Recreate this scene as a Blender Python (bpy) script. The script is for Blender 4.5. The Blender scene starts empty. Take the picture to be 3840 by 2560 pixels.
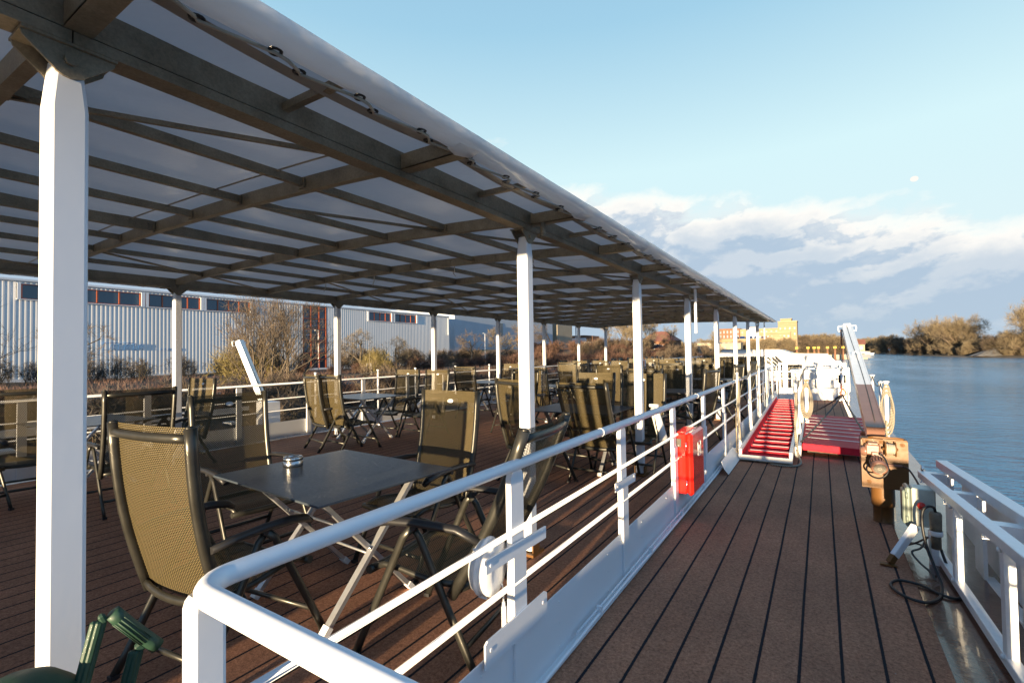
import bpy, math, random
import numpy as np
from mathutils import Vector, Matrix
PI = math.pi
R = math.radians
sc = bpy.context.scene
COL = sc.collection
random.seed(7)
RNG = np.random.default_rng(11)

# ------------------------------------------------------------------ materials
MATS = {}
class NT:
    def __init__(s, name):
        m = bpy.data.materials.new(name); m.use_nodes = True
        s.m = m; s.t = m.node_tree; s.N = s.t.nodes; s.L = s.t.links
        s.b = s.N.get('Principled BSDF'); s.out = s.N.get('Material Output')
        MATS[name] = m
    def n(s, typ, **kw):
        nd = s.N.new(typ)
        for k, v in kw.items():
            if k in nd.inputs: nd.inputs[k].default_value = v
            else: setattr(nd, k, v)
        return nd
    def l(s, a, b): s.L.new(a, b)
    def coords(s, scale=(1, 1, 1), kind='Object'):
        tc = s.n('ShaderNodeTexCoord'); mp = s.n('ShaderNodeMapping'); mp.inputs['Scale'].default_value = scale
        s.l(tc.outputs[kind], mp.inputs['Vector']); return mp.outputs['Vector']
    def world(s, scale=(1, 1, 1)):
        g = s.n('ShaderNodeNewGeometry'); mp = s.n('ShaderNodeMapping'); mp.inputs['Scale'].default_value = scale
        s.l(g.outputs['Position'], mp.inputs['Vector']); return mp.outputs['Vector']
    def noise(s, vec, scale, detail=4, rough=.5):
        nd = s.n('ShaderNodeTexNoise'); nd.inputs['Scale'].default_value = scale
        nd.inputs['Detail'].default_value = detail; nd.inputs['Roughness'].default_value = rough
        s.l(vec, nd.inputs['Vector']); return nd.outputs['Fac']
    def ramp(s, fac, stops):
        r = s.n('ShaderNodeValToRGB'); e = r.color_ramp.elements
        while len(e) < len(stops): e.new(.5)
        for i, (p, c) in enumerate(stops):
            e[i].position = p; e[i].color = (*c, 1) if len(c) == 3 else c
        s.l(fac, r.inputs['Fac']); return r.outputs['Color']
    def mix(s, fac, a, b, blend='MIX'):
        nd = s.n('ShaderNodeMix', data_type='RGBA', blend_type=blend)
        for sock, v in ((nd.inputs[0], fac), (nd.inputs[6], a), (nd.inputs[7], b)):
            if hasattr(v, 'node'): s.l(v, sock)
            else: sock.default_value = v if not isinstance(v, tuple) else ((*v, 1) if len(v) == 3 else v)
        return nd.outputs[2]
    def math(s, op, a, b=None, clamp=False):
        nd = s.n('ShaderNodeMath', operation=op, use_clamp=clamp)
        for i, v in enumerate((a, b)):
            if v is None: continue
            if hasattr(v, 'node'): s.l(v, nd.inputs[i])
            else: nd.inputs[i].default_value = v
        return nd.outputs[0]
    def bump(s, h, strength=.3, dist=.01):
        nd = s.n('ShaderNodeBump'); nd.inputs['Strength'].default_value = strength; nd.inputs['Distance'].default_value = dist
        s.l(h, nd.inputs['Height']); s.l(nd.outputs['Normal'], s.b.inputs['Normal']); return nd
    def base(s, c): 
        if hasattr(c, 'node'): s.l(c, s.b.inputs['Base Color'])
        else: s.b.inputs['Base Color'].default_value = (*c, 1)
    def rough(s, r):
        if hasattr(r, 'node'): s.l(r, s.b.inputs['Roughness'])
        else: s.b.inputs['Roughness'].default_value = r

def simple(name, c, rough=.5, metal=0., var=.12, scale=9., bump=.0, bscale=60, coat=0):
    s = NT(name); v = s.world()
    f = s.noise(v, scale, 5, .6)
    d = tuple(x * (1 - var) for x in c); u = tuple(min(1, x * (1 + var)) for x in c)
    s.base(s.ramp(f, [(.3, d), (.7, u)]))
    s.b.inputs['Metallic'].default_value = metal
    rr = s.n('ShaderNodeMapRange'); s.l(f, rr.inputs[0]); rr.inputs[3].default_value = max(.03, rough - .08); rr.inputs[4].default_value = min(1, rough + .08)
    s.rough(rr.outputs[0])
    if bump: s.bump(s.noise(v, bscale, 3), bump, .004)
    if coat: s.b.inputs['Coat Weight'].default_value = coat; s.b.inputs['Coat Roughness'].default_value = .12
    return s.m

def white_paint(name, c=(.80, .80, .79), dirt=(.58, .53, .46), amt=.07):
    s = NT(name); v = s.world()
    big = s.noise(v, 3.1, 6, .65); fine = s.noise(v, 38, 5, .6)
    m = s.math('MULTIPLY', big, fine)
    chip = s.ramp(m, [(.36, (0, 0, 0)), (.52, (1, 1, 1))])
    col = s.mix(s.math('MULTIPLY', chip, amt), c, dirt) if amt > .5 else s.mix(s.math('MULTIPLY', s.ramp(s.noise(v, .9, 2, .5), [(.55, (0, 0, 0)), (.75, (1, 1, 1))]), .14), c, dirt)
    sm = s.ramp(s.noise(v, 1.3, 3, .5), [(.3, (.955, .96, .965)), (.7, (1, 1, 1))]); col = s.mix(1., col, sm, 'MULTIPLY')
    spots = s.ramp(s.noise(v, 75, 2), [(.80, (0, 0, 0)), (.83, (1, 1, 1))])
    col = s.mix(s.math('MULTIPLY', spots, .5 if amt > .5 else .0), col, (.25, .15, .09))
    s.base(col); s.rough(s.ramp(fine, [(.3, (.36,) * 3), (.8, (.52,) * 3)]))
    s.bump(s.noise(v, 9, 4, .6), .10, .004)
    return s.m
white_paint('white_paint', (.79, .80, .82))
white_paint('white_paint_worn', (.74, .73, .70), (.38, .31, .24), .9)
simple('white_far', (.82, .81, .78), .45, var=.05, scale=1.5)
simple('alu_white', (.72, .74, .77), .32, metal=.15, var=.07, scale=14)
simple('silver_leg', (.52, .53, .55), .36, metal=.7, var=.08, scale=20)
simple('steel_brushed', (.62, .61, .59), .22, metal=1, var=.06, scale=30)
simple('hem_band', (.27, .25, .22), .45, var=.2, scale=4)
simple('galv_cord', (.45, .43, .38), .5, metal=.3)
simple('frame_anthracite', (.062, .060, .052), .36, metal=.65, var=.15, scale=12)
simple('black_plastic', (.018, .018, .02), .42)
simple('black_rubber', (.014, .014, .015), .5, var=.2)
simple('foot_white', (.70, .70, .70), .5)
simple('red_enamel', (.66, .018, .010), .17, var=.10, scale=2.5, coat=.6)
simple('red_plastic', (.62, .03, .02), .3)
simple('green_plastic', (.016, .050, .030), .55, var=.25, scale=16, bump=.2, bscale=70)
simple('eyelet_black', (.03, .03, .033), .35, metal=.4)
simple('rust', (.30, .085, .03), .75, var=.35, scale=30, bump=.5)
simple('wire', (.09, .08, .07), .5, metal=.5)
simple('tan_mix', (.40, .36, .29), .8)
simple('wood_beam', (.36, .31, .23), .7, var=.2)
simple('grey_box', (.42, .45, .40), .4, var=.15, scale=7)
simple('grey_box_lid', (.17, .21, .18), .35, var=.15)
simple('terminal_brown', (.17, .14, .10), .6, var=.4, scale=20)
simple('yellow_paint', (.60, .42, .03), .6)
simple('brick_far', (.20, .10, .055), .9, var=.2, scale=.4)
simple('roof_red', (.17, .07, .05), .85, var=.2, scale=.3)
simple('roof_grey', (.16, .17, .19), .7, var=.15, scale=.3)
simple('plaster_cream', (.34, .29, .21), .9, var=.1, scale=.2)
simple('hall_blue', (.42, .47, .52), .6, var=.08, scale=.1)
simple('black_tarp', (.03, .032, .04), .35, var=.3, scale=.8)
simple('roof_trim', (.72, .74, .76), .4, var=.04)
simple('orange_frame', (.38, .09, .035), .5, var=.1, scale=1)
simple('bitumen', (.07, .06, .05), .9)
simple('asphalt', (.06, .06, .06), .9)
simple('car_dark', (.05, .06, .08), .2, coat=.5)
simple('rubber_red', (.55, .05, .02), .4)
simple('solar', (.02, .04, .12), .15, var=.1)
simple('gravel', (.13, .125, .12), .95, var=.35, scale=.9, bump=.6, bscale=3)

# brown glossy deck paint / gold brown machine enamel
s = NT('brown_enamel'); v = s.world(); f = s.noise(v, 6, 5, .6)
s.base(s.ramp(f, [(.3, (.135, .060, .016)), (.7, (.175, .083, .026))])); s.rough(s.ramp(s.noise(v, 22, 4), [(.3, (.38,) * 3), (.8, (.55,) * 3)])); s.b.inputs['Specular IOR Level'].default_value = .35
s.bump(s.noise(v, 34, 4, .7), .25, .004)
s = NT('deck_enamel'); v = s.world(); f = s.noise(v, 3.3, 6, .65)
s.base(s.ramp(f, [(.30, (.085, .034, .020)), (.72, (.15, .065, .040))])); s.rough(s.ramp(s.noise(v, 8, 5), [(.3, (.10,) * 3), (.8, (.34,) * 3)]))
s.bump(s.noise(v, 14, 5, .6), .30, .01); s.b.inputs['Coat Weight'].default_value = .4
s = NT('boom_brown'); v = s.world(); f = s.noise(v, 5, 5, .6)
s.base(s.ramp(f, [(.3, (.17, .085, .060)), (.7, (.23, .12, .085))])); s.rough(.3); s.bump(s.noise(v, 30, 4), .2, .003)

# galvanised steel: dull grey brown with spangle
s = NT('galvanised'); v = s.world()
a = s.noise(v, 90, 3, .7); b = s.noise(v, 6, 5, .65)
c1 = s.ramp(a, [(.30, (.28, .24, .18)), (.70, (.40, .345, .26))])
c2 = s.ramp(b, [(.3, (.60, .55, .48)), (.75, (1.1, 1.08, 1.04))])
s.base(s.mix(1., c1, c2, 'MULTIPLY')); s.b.inputs['Metallic'].default_value = .6
s.rough(s.ramp(b, [(.3, (.42,) * 3), (.7, (.62,) * 3)])); s.bump(a, .10, .002)

# awning tarpaulin: grey white, lets some light through, soft gloss
s = NT('tarpaulin'); v = s.world()
f = s.noise(v, .9, 5, .6); g = s.noise(v, 2.2, 4, .6)
col = s.ramp(f, [(.3, (.44, .455, .50)), (.7, (.55, .565, .60))])
spk = s.ramp(s.noise(v, 30, 2, .4), [(.80, (0, 0, 0)), (.83, (1, 1, 1))])
s.base(s.mix(s.math('MULTIPLY', spk, .4), col, (.2, .18, .16)))
s.rough(.28)
bp = s.bump(g, .35, .05)
tr = s.n('ShaderNodeBsdfTranslucent'); s.l(col, tr.inputs['Color'])
mx = s.n('ShaderNodeMixShader'); mx.inputs[0].default_value = .28
s.l(s.b.outputs[0], mx.inputs[1]); s.l(tr.outputs[0], mx.inputs[2]); s.l(mx.outputs[0], s.out.inputs['Surface'])
s = NT('tarp_hem'); v = s.world(); f = s.noise(v, 1.7, 5, .6)
col = s.ramp(f, [(.3, (.74, .74, .74)), (.7, (.86, .86, .86))]); s.base(col); s.rough(.22)
s.bump(s.noise(s.world((1, .35, 1)), 9, 3, .5), .5, .03)
tr = s.n('ShaderNodeBsdfTranslucent'); s.l(col, tr.inputs['Color'])
mx = s.n('ShaderNodeMixShader'); mx.inputs[0].default_value = .5
s.l(s.b.outputs[0], mx.inputs[1]); s.l(tr.outputs[0], mx.inputs[2]); s.l(mx.outputs[0], s.out.inputs['Surface'])

# woven textile of the chairs: tiny basket weave with see-through holes
s = NT('textile'); tc = s.n('ShaderNodeTexCoord'); sx = s.n('ShaderNodeSeparateXYZ'); s.l(tc.outputs['UV'], sx.inputs[0])
P = .0135
u = s.math('MULTIPLY', sx.outputs[0], 2 * PI / P); w = s.math('MULTIPLY', sx.outputs[1], 2 * PI / (P * .62))
row = s.math('MULTIPLY', s.math('FLOOR', s.math('MULTIPLY', sx.outputs[1], 1 / (P * .62))), PI)
su = s.math('SINE', s.math('ADD', u, row)); sw = s.math('SINE', w)
k = s.math('MULTIPLY', s.math('ADD', su, sw), .25); k = s.math('ADD', k, .5)
s.base(s.ramp(k, [(.3, (.004, .004, .004)), (.5, (.016, .013, .008)), (.8, (.19, .148, .068))])); s.rough(.5); s.b.inputs['Specular IOR Level'].default_value = .25
s.bump(k, .5, .002)
hole = s.ramp(k, [(.24, (1, 1, 1)), (.44, (0, 0, 0))])
tp = s.n('ShaderNodeBsdfTransparent'); mx = s.n('ShaderNodeMixShader'); s.l(s.math('MULTIPLY', hole, .80), mx.inputs[0])
s.l(s.b.outputs[0], mx.inputs[1]); s.l(tp.outputs[0], mx.inputs[2]); s.l(mx.outputs[0], s.out.inputs['Surface'])
simple('frame_gold', (.060, .056, .046), .36, metal=.45, var=.15, scale=12)
simple('crumb', (.45, .40, .32), .8)
simple('badge', (.75, .75, .74), .3, metal=.2)
s = NT('tabletop'); v = s.world(); f = s.noise(v, 5, 6, .6)
s.base(s.ramp(f, [(.3, (.042, .054, .070)), (.7, (.056, .070, .088))])); s.rough(s.ramp(s.noise(v, 60, 5, .7), [(.3, (.26,) * 3), (.75, (.40,) * 3)]))
s.bump(s.noise(v, 300, 2), .1, .0006)
sm_ = s.ramp(s.noise(s.world((1, .3, 1)), 7, 6, .75), [(.55, (0, 0, 0)), (.8, (1, 1, 1))]); ft_ = s.ramp(s.noise(s.world(), 120, 2), [(.77, (0, 0, 0)), (.79, (1, 1, 1))])
c0_ = s.b.inputs['Base Color'].links[0].from_socket
s.base(s.mix(s.math('MULTIPLY', ft_, .6), s.mix(s.math('MULTIPLY', sm_, .25), c0_, (.13, .135, .14)), (.30, .28, .25)))

# deck carpet: brown pile with dark seams every 165 mm
def carpet(name, dark, light):
    s = NT(name); g = s.n('ShaderNodeNewGeometry'); v = g.outputs['Position']
    sp = s.n('ShaderNodeSeparateXYZ'); s.l(v, sp.inputs[0])
    wob = s.math('MULTIPLY', s.math('SUBTRACT', s.noise(s.world((1, .5, 1)), 1.1, 2), .5), .012)
    x = s.math('ADD', s.math('ADD', sp.outputs[0], .945 + 33.0), wob)
    fr = s.math('FRACT', s.math('DIVIDE', x, .165)); d = s.math('ABSOLUTE', s.math('SUBTRACT', fr, .5))
    jit = s.math('MULTIPLY', s.math('SUBTRACT', s.noise(s.world(), 130, 2), .5), .035)
    seam = s.ramp(s.math('ADD', d, jit), [(.452, (0, 0, 0)), (.466, (1, 1, 1))])
    a = s.math('ADD', s.math('MULTIPLY', s.noise(s.world(), 210, 3, .8), .40), s.math('MULTIPLY', s.noise(s.world(), 62, 4, .85), .60)); b = s.noise(s.world(), 1.6, 6, .6); c = s.noise(s.world((1, .2, 1)), 5, 4, .6)
    col = s.ramp(a, [(.36, dark), (.64, light)])
    col = s.mix(1., col, s.ramp(b, [(.28, (.74, .74, .76)), (.72, (1.14, 1.1, 1.08))]), 'MULTIPLY')
    col = s.mix(1., col, s.ramp(c, [(.3, (.88, .88, .88)), (.7, (1.08, 1.06, 1.05))]), 'MULTIPLY')
    lint = s.ramp(s.noise(s.world(), 55, 2, .3), [(.80, (0, 0, 0)), (.815, (1, 1, 1))])
    col = s.mix(s.math('MULTIPLY', lint, .5), col, (.35, .33, .3))
    col = s.mix(seam, col, (.010, .011, .017))
    s.base(col); s.rough(.93); s.b.inputs['Specular IOR Level'].default_value = .25
    h = s.math('SUBTRACT', a, s.math('MULTIPLY', seam, .5)); s.bump(h, .8, .006)
    return s.m
carpet('carpet', (.150, .064, .036), (.58, .290, .175))
# red ramp paint, chequered wear
s = NT('ramp_red'); v = s.world(); f = s.noise(v, 7, 6, .7)
s.base(s.ramp(f, [(.3, (.46, .012, .026)), (.68, (.60, .018, .040))])); s.rough(.62); s.b.inputs['Specular IOR Level'].default_value = .2
vr = s.n('ShaderNodeTexVoronoi'); vr.inputs['Scale'].default_value = 24; s.l(s.world((1, .6, 1)), vr.inputs['Vector']); s.bump(vr.outputs['Distance'], .5, .004)
s = NT('strip_white'); v = s.world(); f = s.noise(v, 60, 4, .7)
s.base(s.mix(s.ramp(f, [(.66, (0, 0, 0)), (.74, (1, 1, 1))]), (.78, .76, .72), (.42, .03, .03))); s.rough(.6)
# rope: twisted strands
s = NT('rope'); v = s.world(); wv = s.n('ShaderNodeTexWave'); wv.inputs['Scale'].default_value = 26; wv.inputs['Distortion'].default_value = 1.5; wv.bands_direction = 'DIAGONAL'
s.l(v, wv.inputs['Vector']); s.base(s.ramp(wv.outputs['Fac'], [(.1, (.13, .11, .08)), (.6, (.36, .32, .25))])); s.rough(.85); s.bump(wv.outputs['Fac'], .6, .006)
# water
s = NT('water'); s.base((.085, .26, .41)); s.rough(s.ramp(s.noise(s.world((1, .35, 1)), .06, 4, .6), [(.35, (.07,) * 3), (.65, (.20,) * 3)])); s.b.inputs['IOR'].default_value = 1.333
n1 = s.noise(s.world((.75, 1.25, 1)), 1.5, 4, .6); n2 = s.noise(s.world((.3, .5, 1)), .7, 3, .5); n3 = s.noise(s.world((.8, 1.2, 1)), 5., 3, .6)
h = s.math('ADD', s.math('MULTIPLY', n1, .7), s.math('ADD', s.math('MULTIPLY', n2, .8), s.math('MULTIPLY', n3, .16)))
s.bump(h, 1.0, .36)
# dry bank, ground
s = NT('bank_ground'); v = s.world(); a = s.noise(v, .35, 6, .6); b = s.noise(v, 3, 6, .7)
c = s.ramp(a, [(.34, (.05, .075, .024)), (.46, (.12, .078, .052)), (.62, (.165, .098, .072))])
s.base(s.mix(1., c, s.ramp(b, [(.3, (.6, .6, .6)), (.7, (1.25, 1.2, 1.1))]), 'MULTIPLY')); s.rough(.95); s.bump(b, .8, .15)
s = NT('far_ground'); v = s.world(); a = s.noise(v, .05, 6, .6); b = s.noise(v, .5, 5, .7)
c = s.ramp(a, [(.35, (.12, .09, .055)), (.6, (.19, .135, .09))])
s.base(s.mix(1., c, s.ramp(b, [(.3, (.6, .6, .6)), (.7, (1.2, 1.2, 1.2))]), 'MULTIPLY')); s.rough(.95)
def twig(name, a, b, sc_=1.5):
    s = NT(name); v = s.world(); f = s.noise(v, sc_, 4, .6)
    s.base(s.ramp(f, [(.3, a), (.7, b)])); s.rough(.85); s.b.inputs['Specular IOR Level'].default_value = .2
twig('twig_gold', (.15, .118, .072), (.27, .215, .135), .25)
twig('twig_brown', (.085, .064, .046), (.165, .125, .088), .4)
twig('twig_red', (.085, .048, .036), (.165, .095, .068))
twig('twig_grey', (.065, .055, .048), (.13, .11, .092))
twig('twig_yellow', (.15, .12, .045), (.25, .20, .08))
twig('twig_dark', (.055, .048, .035), (.12, .10, .06))
twig('leaf_orange', (.24, .10, .035), (.40, .18, .07), 4)
twig('bark', (.07, .055, .04), (.16, .13, .095), 3)
twig('grass_dry', (.15, .085, .062), (.26, .16, .12), 2)
twig('grass_green', (.05, .10, .02), (.12, .17, .05), 2)
# hall cladding
s = NT('cladding'); v = s.world(); f = s.noise(s.world((1, 1, .25)), .25, 5, .6)
s.base(s.ramp(f, [(.3, (.70, .695, .675)), (.7, (.80, .79, .765))])); s.rough(.42)
s = NT('hall_glass'); s.base((.05, .075, .09)); s.rough(.06); s.b.inputs['Specular IOR Level'].default_value = .9
s = NT('house_glass'); s.base((.25, .27, .30)); s.rough(.1)
# yellow brick factory
s = NT('brick_yellow'); v = s.world(); f = s.noise(v, .12, 5, .6)
br = s.n('ShaderNodeTexWave'); br.bands_direction = 'Z'; br.inputs['Scale'].default_value = .27; s.l(v, br.inputs['Vector'])
c = s.ramp(f, [(.3, (.26, .20, .12)), (.7, (.33, .26, .165))])
s.base(s.mix(s.math('MULTIPLY', s.ramp(br.outputs['Fac'], [(.86, (0, 0, 0)), (.92, (1, 1, 1))]), .7), c, (.30, .10, .04))); s.rough(.9)
s = NT('graffiti_blue'); s.base((.03, .16, .45)); s.rough(.6)
s = NT('moonlit'); e = s.n('ShaderNodeEmission'); e.inputs['Color'].default_value = (1, .96, .90, 1); e.inputs['Strength'].default_value = .34
s.l(e.outputs[0], s.out.inputs['Surface'])

# ------------------------------------------------------------------ mesh builder
class MB:
    def __init__(s): s.v = []; s.f = []; s.uv = None; s.sm = []
    def add(s, vs, fs, smooth=False):
        o = len(s.v); s.v += [tuple(p) for p in vs]; s.f += [tuple(i + o for i in f) for f in fs]; s.sm += [smooth] * len(fs); return s
    def box(s, c, d, rot=None, bev=0.):
        x, y, z = (k / 2 for k in d); M = rot or Matrix.Identity(3); c = Vector(c)
        if bev <= 0:
            vs = [c + M @ Vector((i * x, j * y, k * z)) for i in (-1, 1) for j in (-1, 1) for k in (-1, 1)]
            fs = [(0, 1, 3, 2), (4, 6, 7, 5), (0, 4, 5, 1), (2, 3, 7, 6), (0, 2, 6, 4), (1, 5, 7, 3)]
            return s.add(vs, fs)
        b = min(bev, x * .9, y * .9, z * .9); vs = []; idx = {}
        for i in (-1, 1):
            for j in (-1, 1):
                for k in (-1, 1):
                    for a in range(3):
                        p = [i * (x - b), j * (y - b), k * (z - b)]
                        p[a] = (i, j, k)[a] * (x, y, z)[a]
                        idx[(i, j, k, a)] = len(vs); vs.append(c + M @ Vector(p))
        fs = []
        for a in range(3):
            o = [q for q in range(3) if q != a]
            for sgn in (-1, 1):
                loop = []
                for (p, q) in ((-1, -1), (1, -1), (1, 1), (-1, 1)):
                    t = [0, 0, 0]; t[a] = sgn; t[o[0]] = p; t[o[1]] = q; loop.append(idx[(*t, a)])
                flip = (sgn < 0) ^ (a == 1)
                fs.append(tuple(loop[::-1] if flip else loop))
        for a in range(3):
            o = [q for q in range(3) if q != a]
            for p in (-1, 1):
                for q in (-1, 1):
                    t0 = [0, 0, 0]; t1 = [0, 0, 0]; t0[a] = -1; t1[a] = 1; t0[o[0]] = t1[o[0]] = p; t0[o[1]] = t1[o[1]] = q
                    L = (idx[(*t0, o[0])], idx[(*t1, o[0])], idx[(*t1, o[1])], idx[(*t0, o[1])])
                    fs.append(L)
        for i in (-1, 1):
            for j in (-1, 1):
                for k in (-1, 1): fs.append(tuple(idx[(i, j, k, a)] for a in range(3)))
        return s.add(vs, fs)
    def beam(s, a, b, w, h, up=(0, 0, 1), bev=0.):
        a = Vector(a); b = Vector(b); d = (b - a); L = d.length; d.normalize(); up = Vector(up)
        x = d.cross(up)
        if x.length < 1e-5: x = d.cross(Vector((1, 0, 0)))
        x.normalize(); z = x.cross(d); M = Matrix((x, d, z)).transposed()
        return s.box((a + b) / 2, (w, L, h), M, bev)
    def tube(s, pts, r, n=8, cap=True, closed=False, smooth=True, sx=1., up=None):
        pts = [Vector(p) for p in pts]; m = len(pts); rs = r if hasattr(r, '__len__') else [r] * m
        tang = []
        for i in range(m):
            if closed: t = pts[(i + 1) % m] - pts[i - 1]
            else: t = pts[min(i + 1, m - 1)] - pts[max(i - 1, 0)]
            tang.append(t.normalized() if t.length > 1e-9 else Vector((0, 0, 1)))
        t = tang[0]; nrm = Vector(up) if up else (Vector((0, 0, 1)) if abs(t.z) < .9 else Vector((1, 0, 0)))
        nrm = (nrm - t * nrm.dot(t)).normalized(); vs = []
        for i in range(m):
            t = tang[i]; nrm = (nrm - t * nrm.dot(t)).normalized(); bi = t.cross(nrm)
            for k in range(n):
                a = 2 * PI * (k + .5) / n; vs.append(pts[i] + (nrm * math.cos(a) + bi * math.sin(a) * sx) * rs[i])
        fs = []
        for i in range(m if closed else m - 1):
            j = (i + 1) % m
            for k in range(n): fs.append((i * n + k, j * n + k, j * n + (k + 1) % n, i * n + (k + 1) % n))
        s.add(vs, fs, smooth)
        if cap and not closed:
            o = len(s.v) - m * n
            s.f += [tuple(o + k for k in range(n))[::-1], tuple(o + (m - 1) * n + k for k in range(n))]; s.sm += [False, False]
        return s
    def lathe(s, c, axis, prof, n=20, smooth=True):
        c = Vector(c); ax = Vector(axis).normalized(); u = ax.orthogonal().normalized(); w = ax.cross(u); vs = []; fs = []
        for (r, h) in prof:
            for k in range(n):
                a = 2 * PI * k / n; vs.append(c + ax * h + (u * math.cos(a) + w * math.sin(a)) * r)
        for i in range(len(prof) - 1):
            for k in range(n): fs.append((i * n + k, i * n + (k + 1) % n, (i + 1) * n + (k + 1) % n, (i + 1) * n + k))
        s.add(vs, fs, smooth); return s
    def cyl(s, a, b, r, n=12, r2=None):
        return s.tube([a, b], [r, r if r2 is None else r2], n)
    def prism(s, poly, axis, a0, a1):
        n = len(poly); vs = []
        for h in (a0, a1):
            for (p, q) in poly:
                vs.append({'x': (h, p, q), 'y': (p, h, q), 'z': (p, q, h)}[axis])
        fs = [tuple(range(n))[::-1], tuple(range(n, 2 * n))] + [(i, (i + 1) % n, n + (i + 1) % n, n + i) for i in range(n)]
        return s.add(vs, fs)
    def sphere(s, c, r, n=12, sc_=(1, 1, 1)):
        c = Vector(c); vs = []; fs = []; m = n // 2
        for i in range(m + 1):
            t = PI * i / m
            for k in range(n):
                a = 2 * PI * k / n; vs.append(c + Vector((r * sc_[0] * math.sin(t) * math.cos(a), r * sc_[1] * math.sin(t) * math.sin(a), r * sc_[2] * math.cos(t))))
        for i in range(m):
            for k in range(n): fs.append((i * n + k, (i + 1) * n + k, (i + 1) * n + (k + 1) % n, i * n + (k + 1) % n))
        return s.add(vs, fs, True)
    def strip(s, rows, smooth=True, uv=False):
        m = len(rows[0]); vs = [p for r in rows for p in r]; fs = []
        for i in range(len(rows) - 1):
            for k in range(m - 1): fs.append((i * m + k, i * m + k + 1, (i + 1) * m + k + 1, (i + 1) * m + k))
        return s.add(vs, fs, smooth)
    def build(s, name, mat, parent=None, fixn=True):
        me = bpy.data.meshes.new(name); me.from_pydata(s.v, [], s.f)
        me.polygons.foreach_set('use_smooth', s.sm)
        me.materials.append(MATS[mat]); me.update()
        if s.uv is not None:
            ul = me.uv_layers.new(name='UVMap'); d = []
            for lp in me.loops: d += s.uv[lp.vertex_index]
            ul.data.foreach_set('uv', d)
        if fixn:
            import bmesh
            bm = bmesh.new(); bm.from_mesh(me); bmesh.ops.recalc_face_normals(bm, faces=bm.faces); bm.to_mesh(me); bm.free()
        o = bpy.data.objects.new(name, me); COL.objects.link(o)
        if parent: o.parent = parent
        return o

def raw(name, V, F, mat, parent=None, smooth=False):
    me = bpy.data.meshes.new(name); V = np.asarray(V, dtype=np.float32); F = np.asarray(F, dtype=np.int32)
    k = F.shape[1]; me.vertices.add(len(V)); me.vertices.foreach_set('co', V.ravel())
    me.loops.add(F.size); me.loops.foreach_set('vertex_index', F.ravel())
    me.polygons.add(len(F)); me.polygons.foreach_set('loop_start', np.arange(0, F.size, k, dtype=np.int32))
    me.update(calc_edges=True); me.materials.append(MATS[mat])
    if smooth: me.polygons.foreach_set('use_smooth', [True] * len(F))
    o = bpy.data.objects.new(name, me); COL.objects.link(o)
    if parent: o.parent = parent
    return o

def tag(o, label=None, cat=None, group=None, kind=None):
    if label: o['label'] = label
    if cat: o['category'] = cat
    if group: o['group'] = group
    if kind: o['kind'] = kind
    return o
def empty(name, loc=(0, 0, 0), rz=0., label=None, cat=None, group=None):
    o = bpy.data.objects.new(name, None); COL.objects.link(o); o.location = loc; o.rotation_euler = (0, 0, rz)
    return tag(o, label, cat, group)
KIDS = {}
def copy_tree(src, label=None, group=None, first_parent=None):
    kids = [o for o in bpy.data.objects if o.parent is src] if src.name not in KIDS else KIDS[src.name]
    KIDS[src.name] = kids
    c = src.copy(); COL.objects.link(c)
    if label: c['label'] = label
    if group: c['group'] = group
    for ch in kids:
        d = ch.copy(); COL.objects.link(d); d.parent = c
        sub = KIDS.get(ch.name)
        if sub is None: sub = [o for o in bpy.data.objects if o.parent is ch]; KIDS[ch.name] = sub
        for g in sub:
            e = g.copy(); COL.objects.link(e); e.parent = d
    return c
def cat(pts, k=5):
    P = [Vector(p) for p in pts]; P = [P[0] * 2 - P[1]] + P + [P[-1] * 2 - P[-2]]; o = []
    for i in range(1, len(P) - 2):
        for j in range(k):
            t = j / k; a, b, c, d = P[i - 1:i + 3]
            o.append(.5 * ((2 * b) + (c - a) * t + (2 * a - 5 * b + 4 * c - d) * t * t + (3 * b - a - 3 * c + d) * t ** 3))
    return o + [P[-2]]
def arc(c, r, a0, a1, n, plane='xy', off=0):
    o = []
    for i in range(n + 1):
        a = R(a0 + (a1 - a0) * i / n); p, q = r * math.cos(a), r * math.sin(a)
        o.append({'xy': (c[0] + p, c[1] + q, c[2]), 'xz': (c[0] + p, c[1], c[2] + q), 'yz': (c[0], c[1] + p, c[2] + q)}[plane])
    return o
def rrect(x0, x1, z0, z1, r, n=3):
    o = []
    for (cx, cz, a0) in ((x1 - r, z1 - r, 0), (x0 + r, z1 - r, 90), (x0 + r, z0 + r, 180), (x1 - r, z0 + r, 270)):
        for i in range(n + 1):
            a = R(a0 + 90 * i / n); o.append((cx + r * math.cos(a), cz + r * math.sin(a)))
    return o

# ------------------------------------------------------------------ camera
def make_camera():
    f, yaw, pitch, roll = 1105.8, .57054, .02419, -.014805
    F = Vector((-math.sin(yaw) * math.cos(pitch), math.cos(yaw) * math.cos(pitch), math.sin(pitch)))
    Rv = Vector((math.cos(yaw), math.sin(yaw), 0)); U = Rv.cross(F)
    R2 = Rv * math.cos(roll) + U * math.sin(roll); U2 = -Rv * math.sin(roll) + U * math.cos(roll)
    cam = bpy.data.cameras.new('camera'); cam.sensor_width = 36; cam.lens = 36 * f / 2352
    cam.clip_start = .05; cam.clip_end = 6000
    o = bpy.data.objects.new('camera', cam); COL.objects.link(o)
    M = Matrix((R2, U2, -F)).transposed().to_4x4(); M.translation = (0, 0, 1.45); o.matrix_world = M
    sc.camera = o
make_camera()

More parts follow.
